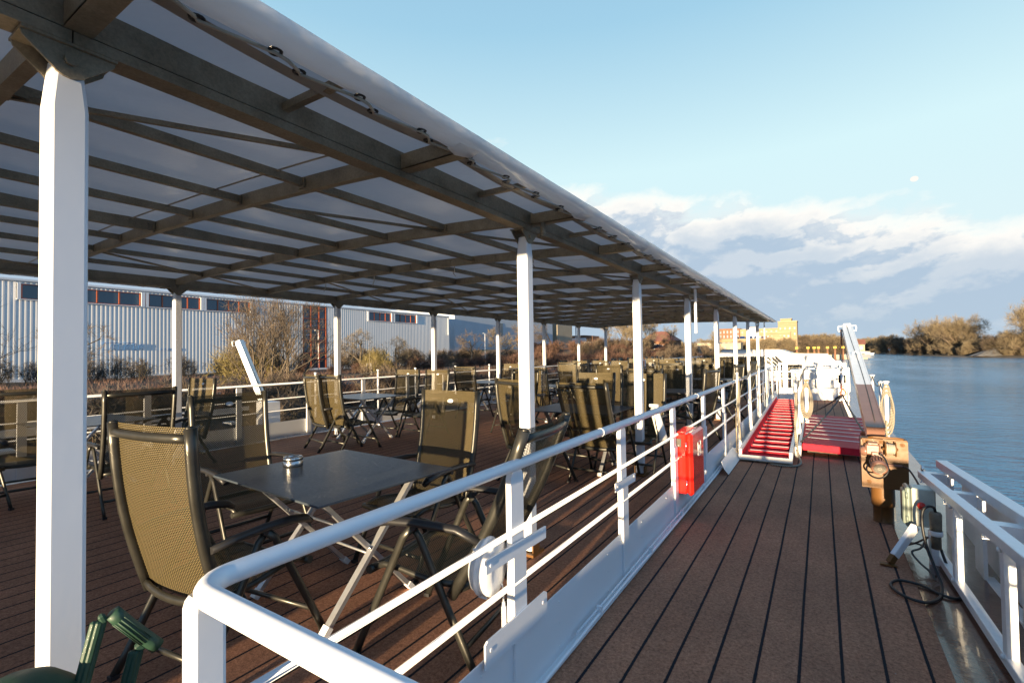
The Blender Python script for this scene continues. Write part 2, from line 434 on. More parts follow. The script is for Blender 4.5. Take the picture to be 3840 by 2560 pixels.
# ------------------------------------------------------------------ light
SUN_EL, SUN_DX = 2.5, -.062          # travel direction (SUN_DX, 1) on the ground
def lights():
    d = Vector((SUN_DX, 1, 0)).normalized() * math.cos(R(SUN_EL)); d.z = -math.sin(R(SUN_EL))
    L = bpy.data.lights.new('sun', 'SUN'); L.energy = 5.0; L.angle = R(.6); L.color = (1.0, .77, .48)
    o = bpy.data.objects.new('sun', L); COL.objects.link(o); o.rotation_euler = (-d).to_track_quat('Z', 'Y').to_euler()
    W = bpy.data.worlds.new('World'); sc.world = W; W.use_nodes = True; t = W.node_tree; N = t.nodes; Lk = t.links
    bg = N['Background']; out = N['World Output']
    def n(typ, **kw):
        nd = N.new(typ)
        for k, v in kw.items():
            if k in nd.inputs: nd.inputs[k].default_value = v
            else: setattr(nd, k, v)
        return nd
    def m(op, a, b=None, clamp=False):
        nd = n('ShaderNodeMath', operation=op, use_clamp=clamp)
        for i, v in enumerate((a, b)):
            if v is None: continue
            if hasattr(v, 'node'): Lk.new(v, nd.inputs[i])
            else: nd.inputs[i].default_value = v
        return nd.outputs[0]
    def mixc(f, a, b, bt='MIX'):
        nd = n('ShaderNodeMix', data_type='RGBA', blend_type=bt)
        for sk, v in ((nd.inputs[0], f), (nd.inputs[6], a), (nd.inputs[7], b)):
            if hasattr(v, 'node'): Lk.new(v, sk)
            else: sk.default_value = v if not isinstance(v, tuple) else (*v, 1)
        return nd.outputs[2]
    def ramp(f, stops):
        r = n('ShaderNodeValToRGB'); e = r.color_ramp.elements
        while len(e) < len(stops): e.new(.5)
        for i, (p, c) in enumerate(stops): e[i].position = p; e[i].color = (*c, 1)
        Lk.new(f, r.inputs['Fac']); return r.outputs['Color']
    sky = n('ShaderNodeTexSky', sky_type='NISHITA'); sky.sun_disc = False
    sky.sun_elevation = R(SUN_EL)
    az = math.atan2(-SUN_DX, -1)          # sun stands towards (-SUN_DX, -1)
    sky.sun_rotation = az; sky.air_density = 1.0; sky.dust_density = .6; sky.ozone_density = 1.2
    tc = n('ShaderNodeTexCoord'); sp = n('ShaderNodeSeparateXYZ'); Lk.new(tc.outputs['Generated'], sp.inputs[0])
    grad = ramp(sp.outputs[2], [(0., (3.0, 3.8, 4.4)), (.16, (4.2, 5.2, 5.5)), (.34, (4.0, 5.35, 5.65)), (.56, (2.15, 3.75, 4.85)), (.9, (1.1, 2.2, 3.7))])
    base = mixc(.88, sky.outputs['Color'], grad)
    el_ = sp.outputs[2]
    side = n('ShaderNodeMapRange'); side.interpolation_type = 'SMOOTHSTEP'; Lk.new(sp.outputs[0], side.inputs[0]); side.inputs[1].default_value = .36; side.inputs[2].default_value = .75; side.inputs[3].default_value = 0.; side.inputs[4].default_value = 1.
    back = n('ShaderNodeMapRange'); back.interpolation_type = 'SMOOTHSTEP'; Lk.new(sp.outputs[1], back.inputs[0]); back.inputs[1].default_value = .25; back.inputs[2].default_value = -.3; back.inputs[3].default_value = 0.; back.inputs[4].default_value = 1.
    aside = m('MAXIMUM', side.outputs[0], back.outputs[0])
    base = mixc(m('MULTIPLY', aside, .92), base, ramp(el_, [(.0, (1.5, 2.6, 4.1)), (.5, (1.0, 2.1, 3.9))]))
    # cloud deck: layered streaks in azimuth / elevation, lit on their upper edges
    el = sp.outputs[2]; az = m('ARCTAN2', sp.outputs[0], sp.outputs[1])
    def noise(vec, sc_, det=6, ro=.55, dist=0.):
        nd = n('ShaderNodeTexNoise'); nd.inputs['Scale'].default_value = sc_; nd.inputs['Detail'].default_value = det; nd.inputs['Roughness'].default_value = ro; nd.inputs['Distortion'].default_value = dist
        Lk.new(vec, nd.inputs['Vector']); return nd.outputs['Fac']
    def mr(v, a0, a1, b0, b1, it='SMOOTHSTEP'):
        q = n('ShaderNodeMapRange'); q.interpolation_type = it; Lk.new(v, q.inputs[0]); q.inputs[1].default_value = a0; q.inputs[2].default_value = a1; q.inputs[3].default_value = b0; q.inputs[4].default_value = b1; return q.outputs[0]
    def density(de):
        e2 = m('ADD', el, de)
        tilt = m('SUBTRACT', e2, m('MULTIPLY', az, CLD[0]))
        cb = n('ShaderNodeCombineXYZ'); Lk.new(m('MULTIPLY', az, 3.0), cb.inputs[0]); Lk.new(m('MULTIPLY', tilt, 7.5), cb.inputs[1]); cb.inputs[2].default_value = CLD[1]
        cf = n('ShaderNodeCombineXYZ'); Lk.new(m('MULTIPLY', az, 8.5), cf.inputs[0]); Lk.new(m('MULTIPLY', tilt, 15.), cf.inputs[1]); cf.inputs[2].default_value = CLD[2]
        nb = noise(cb.outputs[0], 1.0, 3, .5, .25); nf = noise(cf.outputs[0], 1.35, 7, .58, .2)
        top = m('ADD', m('MULTIPLY', az, -.22), CLD[3])
        base_ = mr(m('SUBTRACT', top, e2), -.13, .13, -.27, .29)
        return m('ADD', m('ADD', m('MULTIPLY', nb, .55), m('MULTIPLY', nf, .45)), base_)
    d0 = density(0.); d1 = density(.022)
    mask = ramp(d0, [(.47, (0, 0, 0)), (.63, (1, 1, 1))])
    lit = mr(m('SUBTRACT', d0, d1), -.005, .085, 0., 1.); thin = mr(d0, .50, .74, 1., 0.)
    litf = m('MAXIMUM', m('MULTIPLY', lit, mr(d0, .55, .85, 1., .25)), m('MULTIPLY', thin, .75))
    cc = mixc(litf, CLOUD_BODY, CLOUD_RIM)
    cc = mixc(mr(el, .0, .13, .65, 0.), cc, (2.5, 3.2, 3.85))
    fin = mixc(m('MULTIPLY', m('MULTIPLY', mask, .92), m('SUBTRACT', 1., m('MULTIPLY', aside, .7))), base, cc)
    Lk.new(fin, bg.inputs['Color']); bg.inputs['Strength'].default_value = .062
SKY_T = (1.0, 1.0, 1.0); CLOUD_RIM = (5.9, 5.6, 5.2); CLOUD_BODY = (2.35, 3.0, 3.8); CLD = (.05, 3.1, 7.7, .245); LOWC = (.80, .86, .92)
lights()
vs_ = sc.view_settings; vs_.view_transform = 'Standard'; vs_.look = 'None'; vs_.exposure = 1.6; vs_.gamma = 1
sc.cycles.max_bounces = 7; sc.cycles.transparent_max_bounces = 12; sc.cycles.caustics_reflective = True; sc.cycles.blur_glossy = .6; sc.cycles.caustics_refractive = False
sc.cycles.sample_clamp_indirect = 25

# ================================================================== THE SHIP
# frame: x to starboard, y to the bow, z up, deck at 0, eye at (0, 0, 1.45)
def ship():
    # upper deck plating, carpet, painted steel margin, hull
    b = MB(); b.box((-3.75, 19.0, -.065), (9.5, 46.5, .11)); tag(b.build('deck', 'deck_enamel'), kind='structure')
    b = MB(); b.add([(-8.02, -4, -.004), (.46, -4, -.004), (.47, 42, -.004), (-8.02, 42, -.004)], [(0, 1, 2, 3)])
    tag(b.build('deck_carpet', 'carpet'), kind='structure')
    h = MB(); pr = [(-8.5, -.14), (1.02, -.14), (1.06, -.55), (1.0, -3.9), (-8.5, -3.9)]
    h.prism(pr, 'y', -4.2, 42.5)
    hull = h.build('river_cruise_ship', 'white_far'); tag(hull, 'white hull of the long river cruise ship under the sun deck', 'ship')
    # raised, glossy steel waterway along the starboard edge
    w = MB(); rows = []
    for y in np.linspace(-4, 42, 60):
        rows.append([(x, y, z + .004 * math.sin(y * 2.3 + x * 9)) for (x, z) in ((.455, .001), (.52, .004), (.66, .0), (.78, -.03), (.90, -.075), (.985, -.11), (1.0, -.135))])
    w.strip(rows); tag(w.build('deck_edge', 'deck_enamel'), kind='structure')

def canopy():
    root = empty('awning', (-4.6, 9.5, 0), 0, 'long dark steel frame awning with grey white tarpaulin roof over the seating deck', 'awning')
    ox, oy = -4.6, 9.5
    def bld(b, name, mat, par=None):
        b.v = [(p[0] - (ox if par is None else 0), p[1] - (oy if par is None else 0), p[2]) for p in b.v]
        if par is not None: b.v = [(p[0] - ox, p[1] - oy, p[2]) for p in b.v]
        b.v = [(p[0], p[1], p[2] + (.0085 * (2.8 - p[0]) if p[2] > 2.0 else 0)) for p in b.v]      # slight heel of the frame
        return b.build(name, mat, par or root)
    PX = (-1.825, -7.335); YS = [.465 + 2.57 * k for k in range(-1, 8)]
    Y0, Y1 = -2.15, 19.0
    def arch(x): return .070 * (1 - ((x + 4.58) / 2.75) ** 2)
    def zb(x): return (2.392 if -7.35 < x < -1.8 else 2.385) + max(-.03, arch(x))
    # posts
    for i, px in enumerate(PX):
        for y in YS:
            b = MB()
            secs = [(0.03, .045, .045), (2.165, .045, .045), (2.24, .041, .038), (2.30, .036, .032)]
            rows = []
            for (z, hx, hy) in secs:
                ring = rrect(px - hx, px + hx, y - hy, y + hy, .012, 2)
                rows.append([(p, q, z) for (p, q) in ring])
            b.strip([r + [r[0]] for r in rows], False)
            p = bld(b, 'post', 'white_paint')
            br = MB()
            for sx in (-1, 1):
                x0 = px + sx * .044; poly = [(y - .105, 2.345), (y - .10, 2.325), (y - .045, 2.275)] + [(y + .046 * math.cos(R(a)), 2.292 + .042 * math.sin(R(a))) for a in range(210, 335, 20)] + [(y + .045, 2.275), (y + .10, 2.325), (y + .105, 2.345)]
                br.prism(poly, 'x', x0 - .004, x0 + .004)
                br.cyl((x0 + sx * .002, y, 2.300), (x0 + sx * .014, y, 2.300), .016, 8)
            br.box((px, y, 2.343), (.12, .21, .008)); bld(br, 'bracket', 'galvanised', p)
            ft = MB(); ft.box((px, y, .012), (.16, .16, .018)); ft.box((px + .056, y, .06), (.008, .09, .10)); ft.box((px - .056, y, .06), (.008, .09, .10))
            bld(ft, 'foot_bracket', 'brown_enamel', p)
    # long side beams (stepped section), in bays between posts
    for px in (-1.79, -7.36):
        for k in range(len(YS) - 1):
            b = MB(); b.beam((px, YS[k] + .002, 2.43), (px, YS[k + 1] - .002, 2.43), .055, .092)
            b.beam((px - .015, YS[k] + .002, 2.364), (px - .015, YS[k + 1] - .002, 2.364), .085, .034)
            bld(b, 'side_beam', 'galvanised')
    # cross beams at posts and halfway, arched, with arms outside the side beams
    ys = []
    for y in YS:
        ys += [y, y + 1.285]
    ys = ys[:-1]
    for j, y in enumerate(ys):
        b = MB(); xs = np.linspace(-7.33, -1.82, 15)
        rows = []
        for x in xs:
            z = zb(x); rows.append([(x, y - .022, z), (x, y + .022, z), (x, y + .022, z + .085), (x, y - .022, z + .085), (x, y - .022, z)])
        b.strip(rows, False)
        for x in xs[1:-1:3]: pass
        bolted = (j % 4 == 1)
        if bolted:
            for x in np.linspace(-7.1, -2.0, 17):
                z = zb(x)
                for dz in (.026, .060): b.cyl((x, y - .022, z + dz), (x, y - .032, z + dz), .008, 6)
        bld(b, 'cross_beam', 'galvanised')
        for (x0, x1) in ((-1.760, -1.335), (-7.392, -7.82)):
            a = MB()
            a.box(((x0 + x1) / 2, y, 2.421), (abs(x1 - x0), .042, .078)); a.box(((x0 + x1) / 2, y + .012, 2.385), (abs(x1 - x0), .066, .007))
            if bolted and x0 > -5:
                for dx in (.12, .20):
                    for dz in (-.02, .018): a.cyl((x0 + dx * .8, y - .021, 2.42 + dz), (x0 + dx * .8, y - .031, 2.42 + dz), .008, 6)
            bld(a, 'beam_arm', 'galvanised')
    # thin struts half way between arms
    for y in np.arange(-1.46, 18.5, 1.285):
        for (x0, x1) in ((-1.762, -1.36), (-7.39, -7.80)): b = MB(); b.beam((x0, y, 2.435), (x1, y, 2.432), .028, .030); bld(b, 'strut', 'galvanised')
    # purlins
    for x in (-2.575, -3.27, -3.95, -4.59, -5.27, -5.93, -6.62):
        mid = abs(x + 4.59) < .01
        for k in range(len(ys) - 1):
            ya, yb = ys[k] + .025, ys[k + 1] - .025; z = zb(x)
            b = MB()
            if mid:
                b.beam((x, ya, z + .045), (x, yb, z + .045), .045, .085)
                for yy in (ya + .04, yb - .04):
                    for dz in (.02, .06): b.cyl((x + .022, yy, z + dz), (x + .032, yy, z + dz), .008, 6)
            else: b.beam((x, ya, z + .052), (x, yb, z + .052), .034, .048)
            b.box((x, ya + .005, z + .045), (.06, .01, .06)); b.box((x, yb - .005, z + .045), (.06, .01, .06))
            bld(b, 'purlin', 'galvanised')
    # diagonal rods in every bay, side fields
    for k in range(0, len(ys) - 1):
        y0, y1 = ys[k] + .03, ys[k + 1] - .03; o_ = k % 2
        for (xa, za, xb, zc) in (((-3.24, 2.475, -2.60, 2.455) if o_ else (-2.60, 2.455, -1.84, 2.43)), ((-5.96, 2.475, -6.60, 2.455) if o_ else (-6.60, 2.455, -7.30, 2.43))):
            b = MB(); b.beam((xa, y0, za), (xb, y1, zc), .018, .020); bld(b, 'diagonal_rod', 'galvanised')
    # hanging folded support tubes
    for (x, y, z0) in ((-1.6, 7.70, 1.71), (-1.6, 18.3, 1.80), (-7.45, 15.9, 1.75)):
        b = MB(); b.beam((x, y, z0), (x, y, 2.39), .036, .036, up=(0, 1, 0), bev=.006); bld(b, 'hanging_strut', 'white_paint')
    b = MB(); b.cyl((-1.66, 3.02, 2.285), (-1.66, 3.02, 2.382), .019, 12); b.cyl((-1.66, 3.02, 2.28), (-1.66, 3.02, 2.30), .022, 12); bld(b, 'pipe_socket', 'galvanised')
    # tarpaulin roof, one sheet per 2-bay field with a faint welded seam
    xs = [-7.86, -7.6, -7.36, -6.8, -6.2, -5.6, -5.0, -4.58, -4.1, -3.5, -2.9, -2.3, -1.80, -1.55, -1.36]
    for k in range(0, len(ys) - 1, 4):
        ya = ys[k] if k else Y0; yb = ys[min(k + 4, len(ys) - 1)]
        if k + 4 >= len(ys) - 1: yb = Y1
        b = MB(); rows = []
        for y in np.linspace(ya, yb, 33):
            ph = ((y - .465) / 1.285) % 1; sag = .020 * math.sin(PI * ph)
            rows.append([(x, y, (2.478 + max(-.03, arch(x)) + .006) - sag * (.55 if -7 < x < -2 else .3) + .003 * math.sin(3 * x + 5 * y)) for x in xs])
        b.strip(rows); t = bld(b, 'tarpaulin', 'tarpaulin', None)
        # welded seam lines under the sheet
        sm = MB()
        for yy in (ya + 1.9, ya + 3.7):
            if yy < yb - .2:
                sm.strip([[(x, yy, 2.478 + max(-.03, arch(x)) - .016), (x, yy + .018, 2.478 + max(-.03, arch(x)) - .016)] for x in xs[2:-2]]); 
        if sm.v: bld(sm, 'welded_seam', 'tan_mix', t)
    # edge: sheet wraps round the side tube and folds back under, laced to an inner hem
    for side in (1, -1):
        def X(d): return (-1.30 - d) if side > 0 else (-7.88 + d)
        tb = MB(); rows = []; hem = []
        for y in np.linspace(Y0, Y1, 420):
            ph = ((y - .465) / 1.285) % 1; pull = math.sin(PI * ph) ** .6
            wr = (.004 * math.sin(y * 23) + .003 * math.sin(y * 51 + 1)) * min(1, max(0, y - 1.5) / 3) if ph < .12 or ph > .88 else .0006 * math.sin(y * 17)
            cz = 2.418; r = .029 + wr * .6; c = X(0) - side * .002 * pull
            row = [(X(.075), y, 2.482 - .012 * pull)]
            for a in (100, 70, 40, 10, -20, -50, -80): row.append((c + side * r * math.cos(R(a)), y, cz + r * math.sin(R(a))))
            din = .095 + .022 * (1 - pull) + wr * 2
            row += [(X(.040), y, cz - .031 + wr), (X(din), y, cz - .022 + wr * 2)]
            rows.append(row)
            d1 = .155 + .03 * (pull); d2 = d1 + .085
            hem.append([(X(d1), y, 2.442 - .018 * pull + wr), (X((d1 + d2) / 2), y, 2.434 - .02 * pull), (X(d2), y, 2.458 - .012 * pull)])
        tb.strip(rows); bld(tb, 'edge_sheet', 'tarp_hem')
        hm = MB(); hm.strip(hem); bld(hm, 'inner_hem', 'hem_band')
        ey = MB(); cd = MB(); P = []
        for i, y in enumerate(np.arange(Y0 + .1, Y1 - .1, .3212)):
            a = Vector((X(.088), y, 2.392)); c = Vector((X(.178), y + .14, 2.424))
            for q, nrm in ((a, (side * .15, 0, -1)), (c, (0, 0, -1))): ey = MB(); ey.lathe(q, nrm, [(.012, .0), (.012, .005), (.021, .005), (.023, 0)], 12); (side > 0 and y < 16) and bld(ey, 'eyelet', 'eyelet_black')
            P += [a + Vector((0, 0, -.006)), a + Vector((0, .04, -.010)), c + Vector((side * .02, -.015, -.012)), c + Vector((0, 0, -.008))]
        cd.tube(P, .0062, 5); pass
        bld(cd, 'lacing_cord', 'tan_mix')
        for y in ys:
            if y > Y0 and side > 0:      # crumpled tips of the sheet at each arm
                cr = MB(); cr.strip([[(X(.02), y - .10, 2.385), (X(.06), y - .10, 2.372), (X(.10), y - .09, 2.386)], [(X(.00), y - .03, 2.380), (X(.055), y - .03, 2.352), (X(.105), y - .03, 2.372)], [(X(.0), y + .03, 2.383), (X(.05), y + .02, 2.362), (X(.09), y + .03, 2.385)]])
                bld(cr, 'gathered_tip', 'tarp_hem')
    # loose tie straps
    b = MB()
    for (x, y, k) in ((-3.55, 4.34, 0), (-4.9, 4.34, 1), (-2.5, 4.34, 0), (-5.9, 4.34, 1), (-1.42, 4.34, 0), (-3.1, 9.5, 1), (-5.3, 9.5, 0)):
        b.strip([[(x, y - .028, 2.47), (x + .016, y - .028, 2.47)], [(x, y - .030, 2.385), (x + .016, y - .030, 2.385)], [(x - .012, y - .034, 2.365), (x + .004, y - .034, 2.365)], [(x - .03 * (k * 2 - 1), y - .036, 2.325), (x + .012 - .03 * (k * 2 - 1), y - .036, 2.322)]])
    bld(b, 'tie_strap', 'tan_mix')

def railing_right():
    root = empty('deck_railing', (-1.07, 8, 0), 0, 'white steel railing between the seating deck and the side passage', 'railing')
    def bl(b, n, m, p=None):
        b.v = [(q[0] + 1.07, q[1] - 8, q[2]) for q in b.v]; return b.build(n, m, p or root)
    x = -1.085
    # hand rail: runs along the passage and turns across behind it
    pts = [(.95, .475, .985)] + [(-1.0, .475, .985)] + [(x + .08 - .08 * math.sin(R(a)), .475 + .08 - .08 * math.cos(R(a)), .985) for a in range(15, 91, 15)] + [(x, 16.0, .985)]
    b = MB(); b.tube(pts, .0235, 16)
    for y in (2.62, 5.15, 7.7, 10.2, 12.8): b.tube([(x, y, .985), (x, y + .006, .985)], .0250, 16)
    bl(b, 'hand_rail', 'white_paint')
    for z in (.715, .505):
        b = MB(); b.cyl((x, .56, z), (x, 16.0, z), .0115, 12); bl(b, 'mid_rail', 'white_paint')
        b = MB(); b.cyl((x + .03, .475, z), (.95, .475, z), .0115, 12); bl(b, 'mid_rail', 'white_paint')
    ys = [.50] + [1.715 + 1.28 * k for k in range(12)]
    for i, y in enumerate(ys):
        b = MB(); w = .030
        if i == 0:
            ring = rrect(x - .026, x + .026, y - .034, y + .034, .010, 2)
            b.strip([[(x + (p - x) * k_, y + (q - y) * k_, z) for p, q in ring + ring[:1]] for z, k_ in ((0, 1), (.940, 1), (.955, .90), (.966, .70))], False)
        else:
            poly = [(y - .048, .0), (y + .048, .0), (y + .048, .930), (y + .040, .950), (y + .026, .965), (y - .026, .965), (y - .040, .950), (y - .048, .930)]
            b.prism(poly, 'x', x - .026, x + .0)
            b.prism([(y - .048, .0), (y + .048, .0), (y + .048, .62), (y - .048, .62)], 'x', x + .001, x + .010)
        bl(b, 'rail_post', 'white_paint')
    for yy in (-.5, .30): pass
    for xx in (-.25, .93):
        b = MB(); b.box((xx, .475, .48), (.07, .03, .96)); bl(b, 'rail_post', 'white_paint')
    # kick plate, two lengths, with ears and screws, flange on the deck
    b = MB(); b.box((x - .006, 8.27, .155), (.006, 15.45, .30)); b.box((x + .012, 8.27, .004), (.045, 15.45, .006))
    b.prism([(0, 0), (0, 0), (0, 0)], 'x', 0, 0) if False else None
    for y in np.arange(.8, 15.5, .64):
        for z in (.05, .16, .26): b.cyl((x - .003, y + .03 * math.sin(y * 9), z), (x + .0, y + .03 * math.sin(y * 9), z), .004, 6)
    bl(b, 'kick_plate', 'white_paint')
    for y0 in (1.45,):
        b = MB(); poly = [(y0, .285), (y0 + .47, .285), (y0 + .47, .375), (y0 + .455, .385), (y0 + .015, .385), (y0, .375)]
        b.prism(poly, 'x', x + .012, x + .020)
        for yy in (y0 + .035, y0 + .435): b.cyl((x + .020, yy, .345), (x + .022, yy, .345), .008, 10)
        bl(b, 'ear_plate', 'white_paint')
    for y0, z in ((1.46, .655), (2.80, .625)):
        b = MB(); L = .46 if y0 < 2 else .36
        b.beam((x + .016, y0, z), (x + .016, y0 + L, z - .012), .008, .052)
        for yy in (y0 + .03, y0 + L - .03): b.cyl((x + .020, yy, z), (x + .023, yy, z), .007, 10)
        bl(b, 'flat_bar', 'white_paint')
    # electric conduit clipped to the foot of the plate
    b = MB(); b.tube([(x + .045, .62, .035)] + [(x + .045 + .004 * math.sin(y * 1.7), y, .036 + .003 * math.sin(y * 2.9)) for y in np.arange(.9, 15.9, .5)], .009, 8)
    b.tube([(x + .030, 2.2, .058)] + [(x + .030, y, .060 + .003 * math.sin(y * 2.1)) for y in np.arange(2.6, 15.9, .5)], .006, 6)
    for y in np.arange(1.55, 15.5, .92): b.box((x + .038, y, .05), (.028, .018, .05))
    bl(b, 'conduit', 'white_paint')

def railing_left():
    root = empty('deck_railing', (-8.15, 15, 0), 0, 'cream white railing along the far river bank side of the deck', 'railing')
    x = -8.12
    def bl(b, n, m): b.v = [(q[0] + 8.15, q[1] - 15, q[2]) for q in b.v]; return b.build(n, m, root)
    b = MB(); b.cyl((x, -3.8, .96), (x, 41, .96), .022, 12); bl(b, 'hand_rail', 'white_paint')
    for z in (.70, .49):
        b = MB(); b.cyl((x, -3.8, z), (x, 41, z), .011, 8); bl(b, 'mid_rail', 'white_paint')
    for k in range(-2, 31):
        y = 1.70 + 1.285 * k; b = MB(); b.box((x, y, .47), (.026, .085, .94)); bl(b, 'rail_post', 'white_paint')
    b = MB(); b.box((x - .02, 18.6, .145), (.006, 45, .29)); bl(b, 'kick_plate', 'white_paint')
    # outer rope stanchions beyond the port rail
    for i, y in enumerate((5.95, 7.55, 8.75, 10.3, 11.9, 13.6)):
        t = MB(); t.cyl((x - .35, y, -.1), (x - .35, y, 1.10), .020, 10); t.cyl((x - .35, y, 1.10), (x - .35, y, 1.125), .028, 10)
        o = t.build('stanchion', 'white_paint'); tag(o, 'round white rope stanchion outside the far rail', 'stanchion', 'rope stanchions outside the far rail')
    b = MB(); P = []
    ys = (5.95, 7.55, 8.75, 10.3, 11.9, 13.6)
    for i in range(len(ys) - 1):
        for t in np.linspace(0, 1, 9)[:-1]: P.append((x - .35, ys[i] + (ys[i + 1] - ys[i]) * t, 1.08 - .05 * 4 * t * (1 - t)))
    P.append((x - .35, ys[-1], 1.08)); b.tube(P, .010, 6)
    b.tube([(x - .33, 5.95 + .02 * math.sin(t * 3), 1.05 - t * .5 + .1 * math.sin(t * 8)) for t in np.linspace(0, 1, 14)], .012, 6)
    tag(b.build('guard_rope', 'rope'), 'beige rope sagging between stanchions outside the far rail', 'rope')

# ------------------------------------------------------------------ chairs
def chair_parts(recline, name='folding_armchair', mframe='frame_anthracite'):
    root = empty(name)
    th = R(recline); L = .86
    def back(t):        # t 0..1 along the back, gentle S curve
        bow = .035 * math.sin(PI * t) - .02 * t * t
        y = -.20 - L * t * math.sin(th) - bow * .8 + .0; z = .36 + L * t * math.cos(th)
        return y, z
    T = np.linspace(0, 1, 9)
    for sx in (-1, 1):
        b = MB(); pts = [(sx * (.268 + .012 * t), *back(t)) for t in T]
        b.tube(pts, .0265, 8, sx=.78, up=(0, 1, 0)); b.sphere((pts[-1][0], pts[-1][1], pts[-1][2]), .0195, 8, (.85, 1.15, .45))
        b.build('back_upright', mframe, root)
    bowed = lambda x, d: d * (1 - (x / .27) ** 2)
    b = MB(); y, z = back(.945); b.tube([(x, y - .010 - bowed(x, .030), z) for x in np.linspace(-.265, .265, 9)], .0200, 8, sx=.7); b.build('top_bar', mframe, root)
    b = MB(); y, z = back(.045); b.tube([(x, y - .006 - bowed(x, .045), z - bowed(x, .01)) for x in np.linspace(-.262, .262, 9)], .0200, 8, sx=.7); b.build('lower_bar', mframe, root)
    # textile back
    b = MB(); rows = []; uv = []
    for t in np.linspace(.035, .998, 12):
        y, z = back(t); row = []
        for x in np.linspace(-.262, .262, 9):
            row.append((x, y + .008 - bowed(x, .024), z)); uv.append((x + .5, t * L))
        rows.append(row)
    b.strip(rows); b.uv = uv; b.build('back_textile', 'textile', root, False)
    b = MB(); y, z = back(.90); b.lathe((0, y + .012 - .022, z), (0, math.cos(th), math.sin(th)), [(.0001, .006), (.026, .006), (.030, .002), (.030, -.001)], 18)
    b.v = [(p[0], p[1], z + (p[2] - z) * .58) for p in b.v]; b.build('badge', 'badge', root)
    # seat
    sy = np.linspace(-.21, .27, 7); sz = [.405, .400, .402, .412, .425, .430, .405]
    for sx in (-1, 1):
        b = MB(); b.tube([(sx * .245, a, c) for a, c in zip(sy, sz)], .016, 8, sx=.8); b.build('seat_rail', mframe, root)
    b = MB(); b.tube([(x, .268, .400 - .0 - bowed(x, .012)) for x in np.linspace(-.275, .275, 7)], .020, 8); b.build('seat_front_bar', mframe, root)
    b = MB(); rows = []; uv = []
    for a, c in zip(sy, sz):
        rows.append([(x, a, c + .010 - bowed(x, .022)) for x in np.linspace(-.238, .238, 7)]); uv += [(x + .5, a) for x in np.linspace(-.238, .238, 7)]
    b.strip(rows); b.uv = uv; b.build('seat_textile', 'textile', root, False)
    # arms and legs
    yb, zb = back(.37)
    for sx in (-1, 1):
        b = MB(); pts = [(sx * .292, yb + .01, zb - .012), (sx * .296, yb + .12, .672), (sx * .300, -.02, .676), (sx * .302, .12, .668), (sx * .302, .21, .648), (sx * .300, .245, .622)]
        b.tube(pts, [.017, .018, .019, .021, .022, .016], 10, sx=1.35, up=(0, 0, 1)); b.v = [(p[0], p[1], p[2]) for p in b.v]; b.build('arm_rest', 'black_plastic', root)
        b = MB(); b.tube([(sx * .290, -.005, .650), (sx * .292, .045, .60), (sx * .296, .17, .34), (sx * .300, .285, .10), (sx * .302, .325, .012)], .0205, 8, sx=.62, up=(0, 1, 0)); lg = b.build('front_leg', mframe, root)
        b = MB(); b.box((sx * .302, .327, .010), (.032, .036, .020)); b.build('foot_cap', 'black_plastic', lg)
        b = MB(); b.tube([(sx * .272, .015, .650), (sx * .272, -.03, .60), (sx * .272, -.15, .36), (sx * .274, -.29, .10), (sx * .276, -.345, .012)], .0205, 8, sx=.62, up=(0, 1, 0)); lg = b.build('rear_leg', mframe, root)
        b = MB(); b.box((sx * .276, -.347, .010), (.032, .036, .020)); b.build('foot_cap', 'black_plastic', lg)
        b = MB(); b.cyl((sx * .262, -.02, .655), (sx * .312, -.02, .655), .015, 10); b.build('pivot', 'black_plastic', root)
    for (yy, w) in ((.268, .30), (-.268, .272)):
        b = MB(); b.tube([(-w, yy, .142), (w, yy, .142)], .0135, 8, sx=.8); b.build('stretcher', mframe, root)
    return root

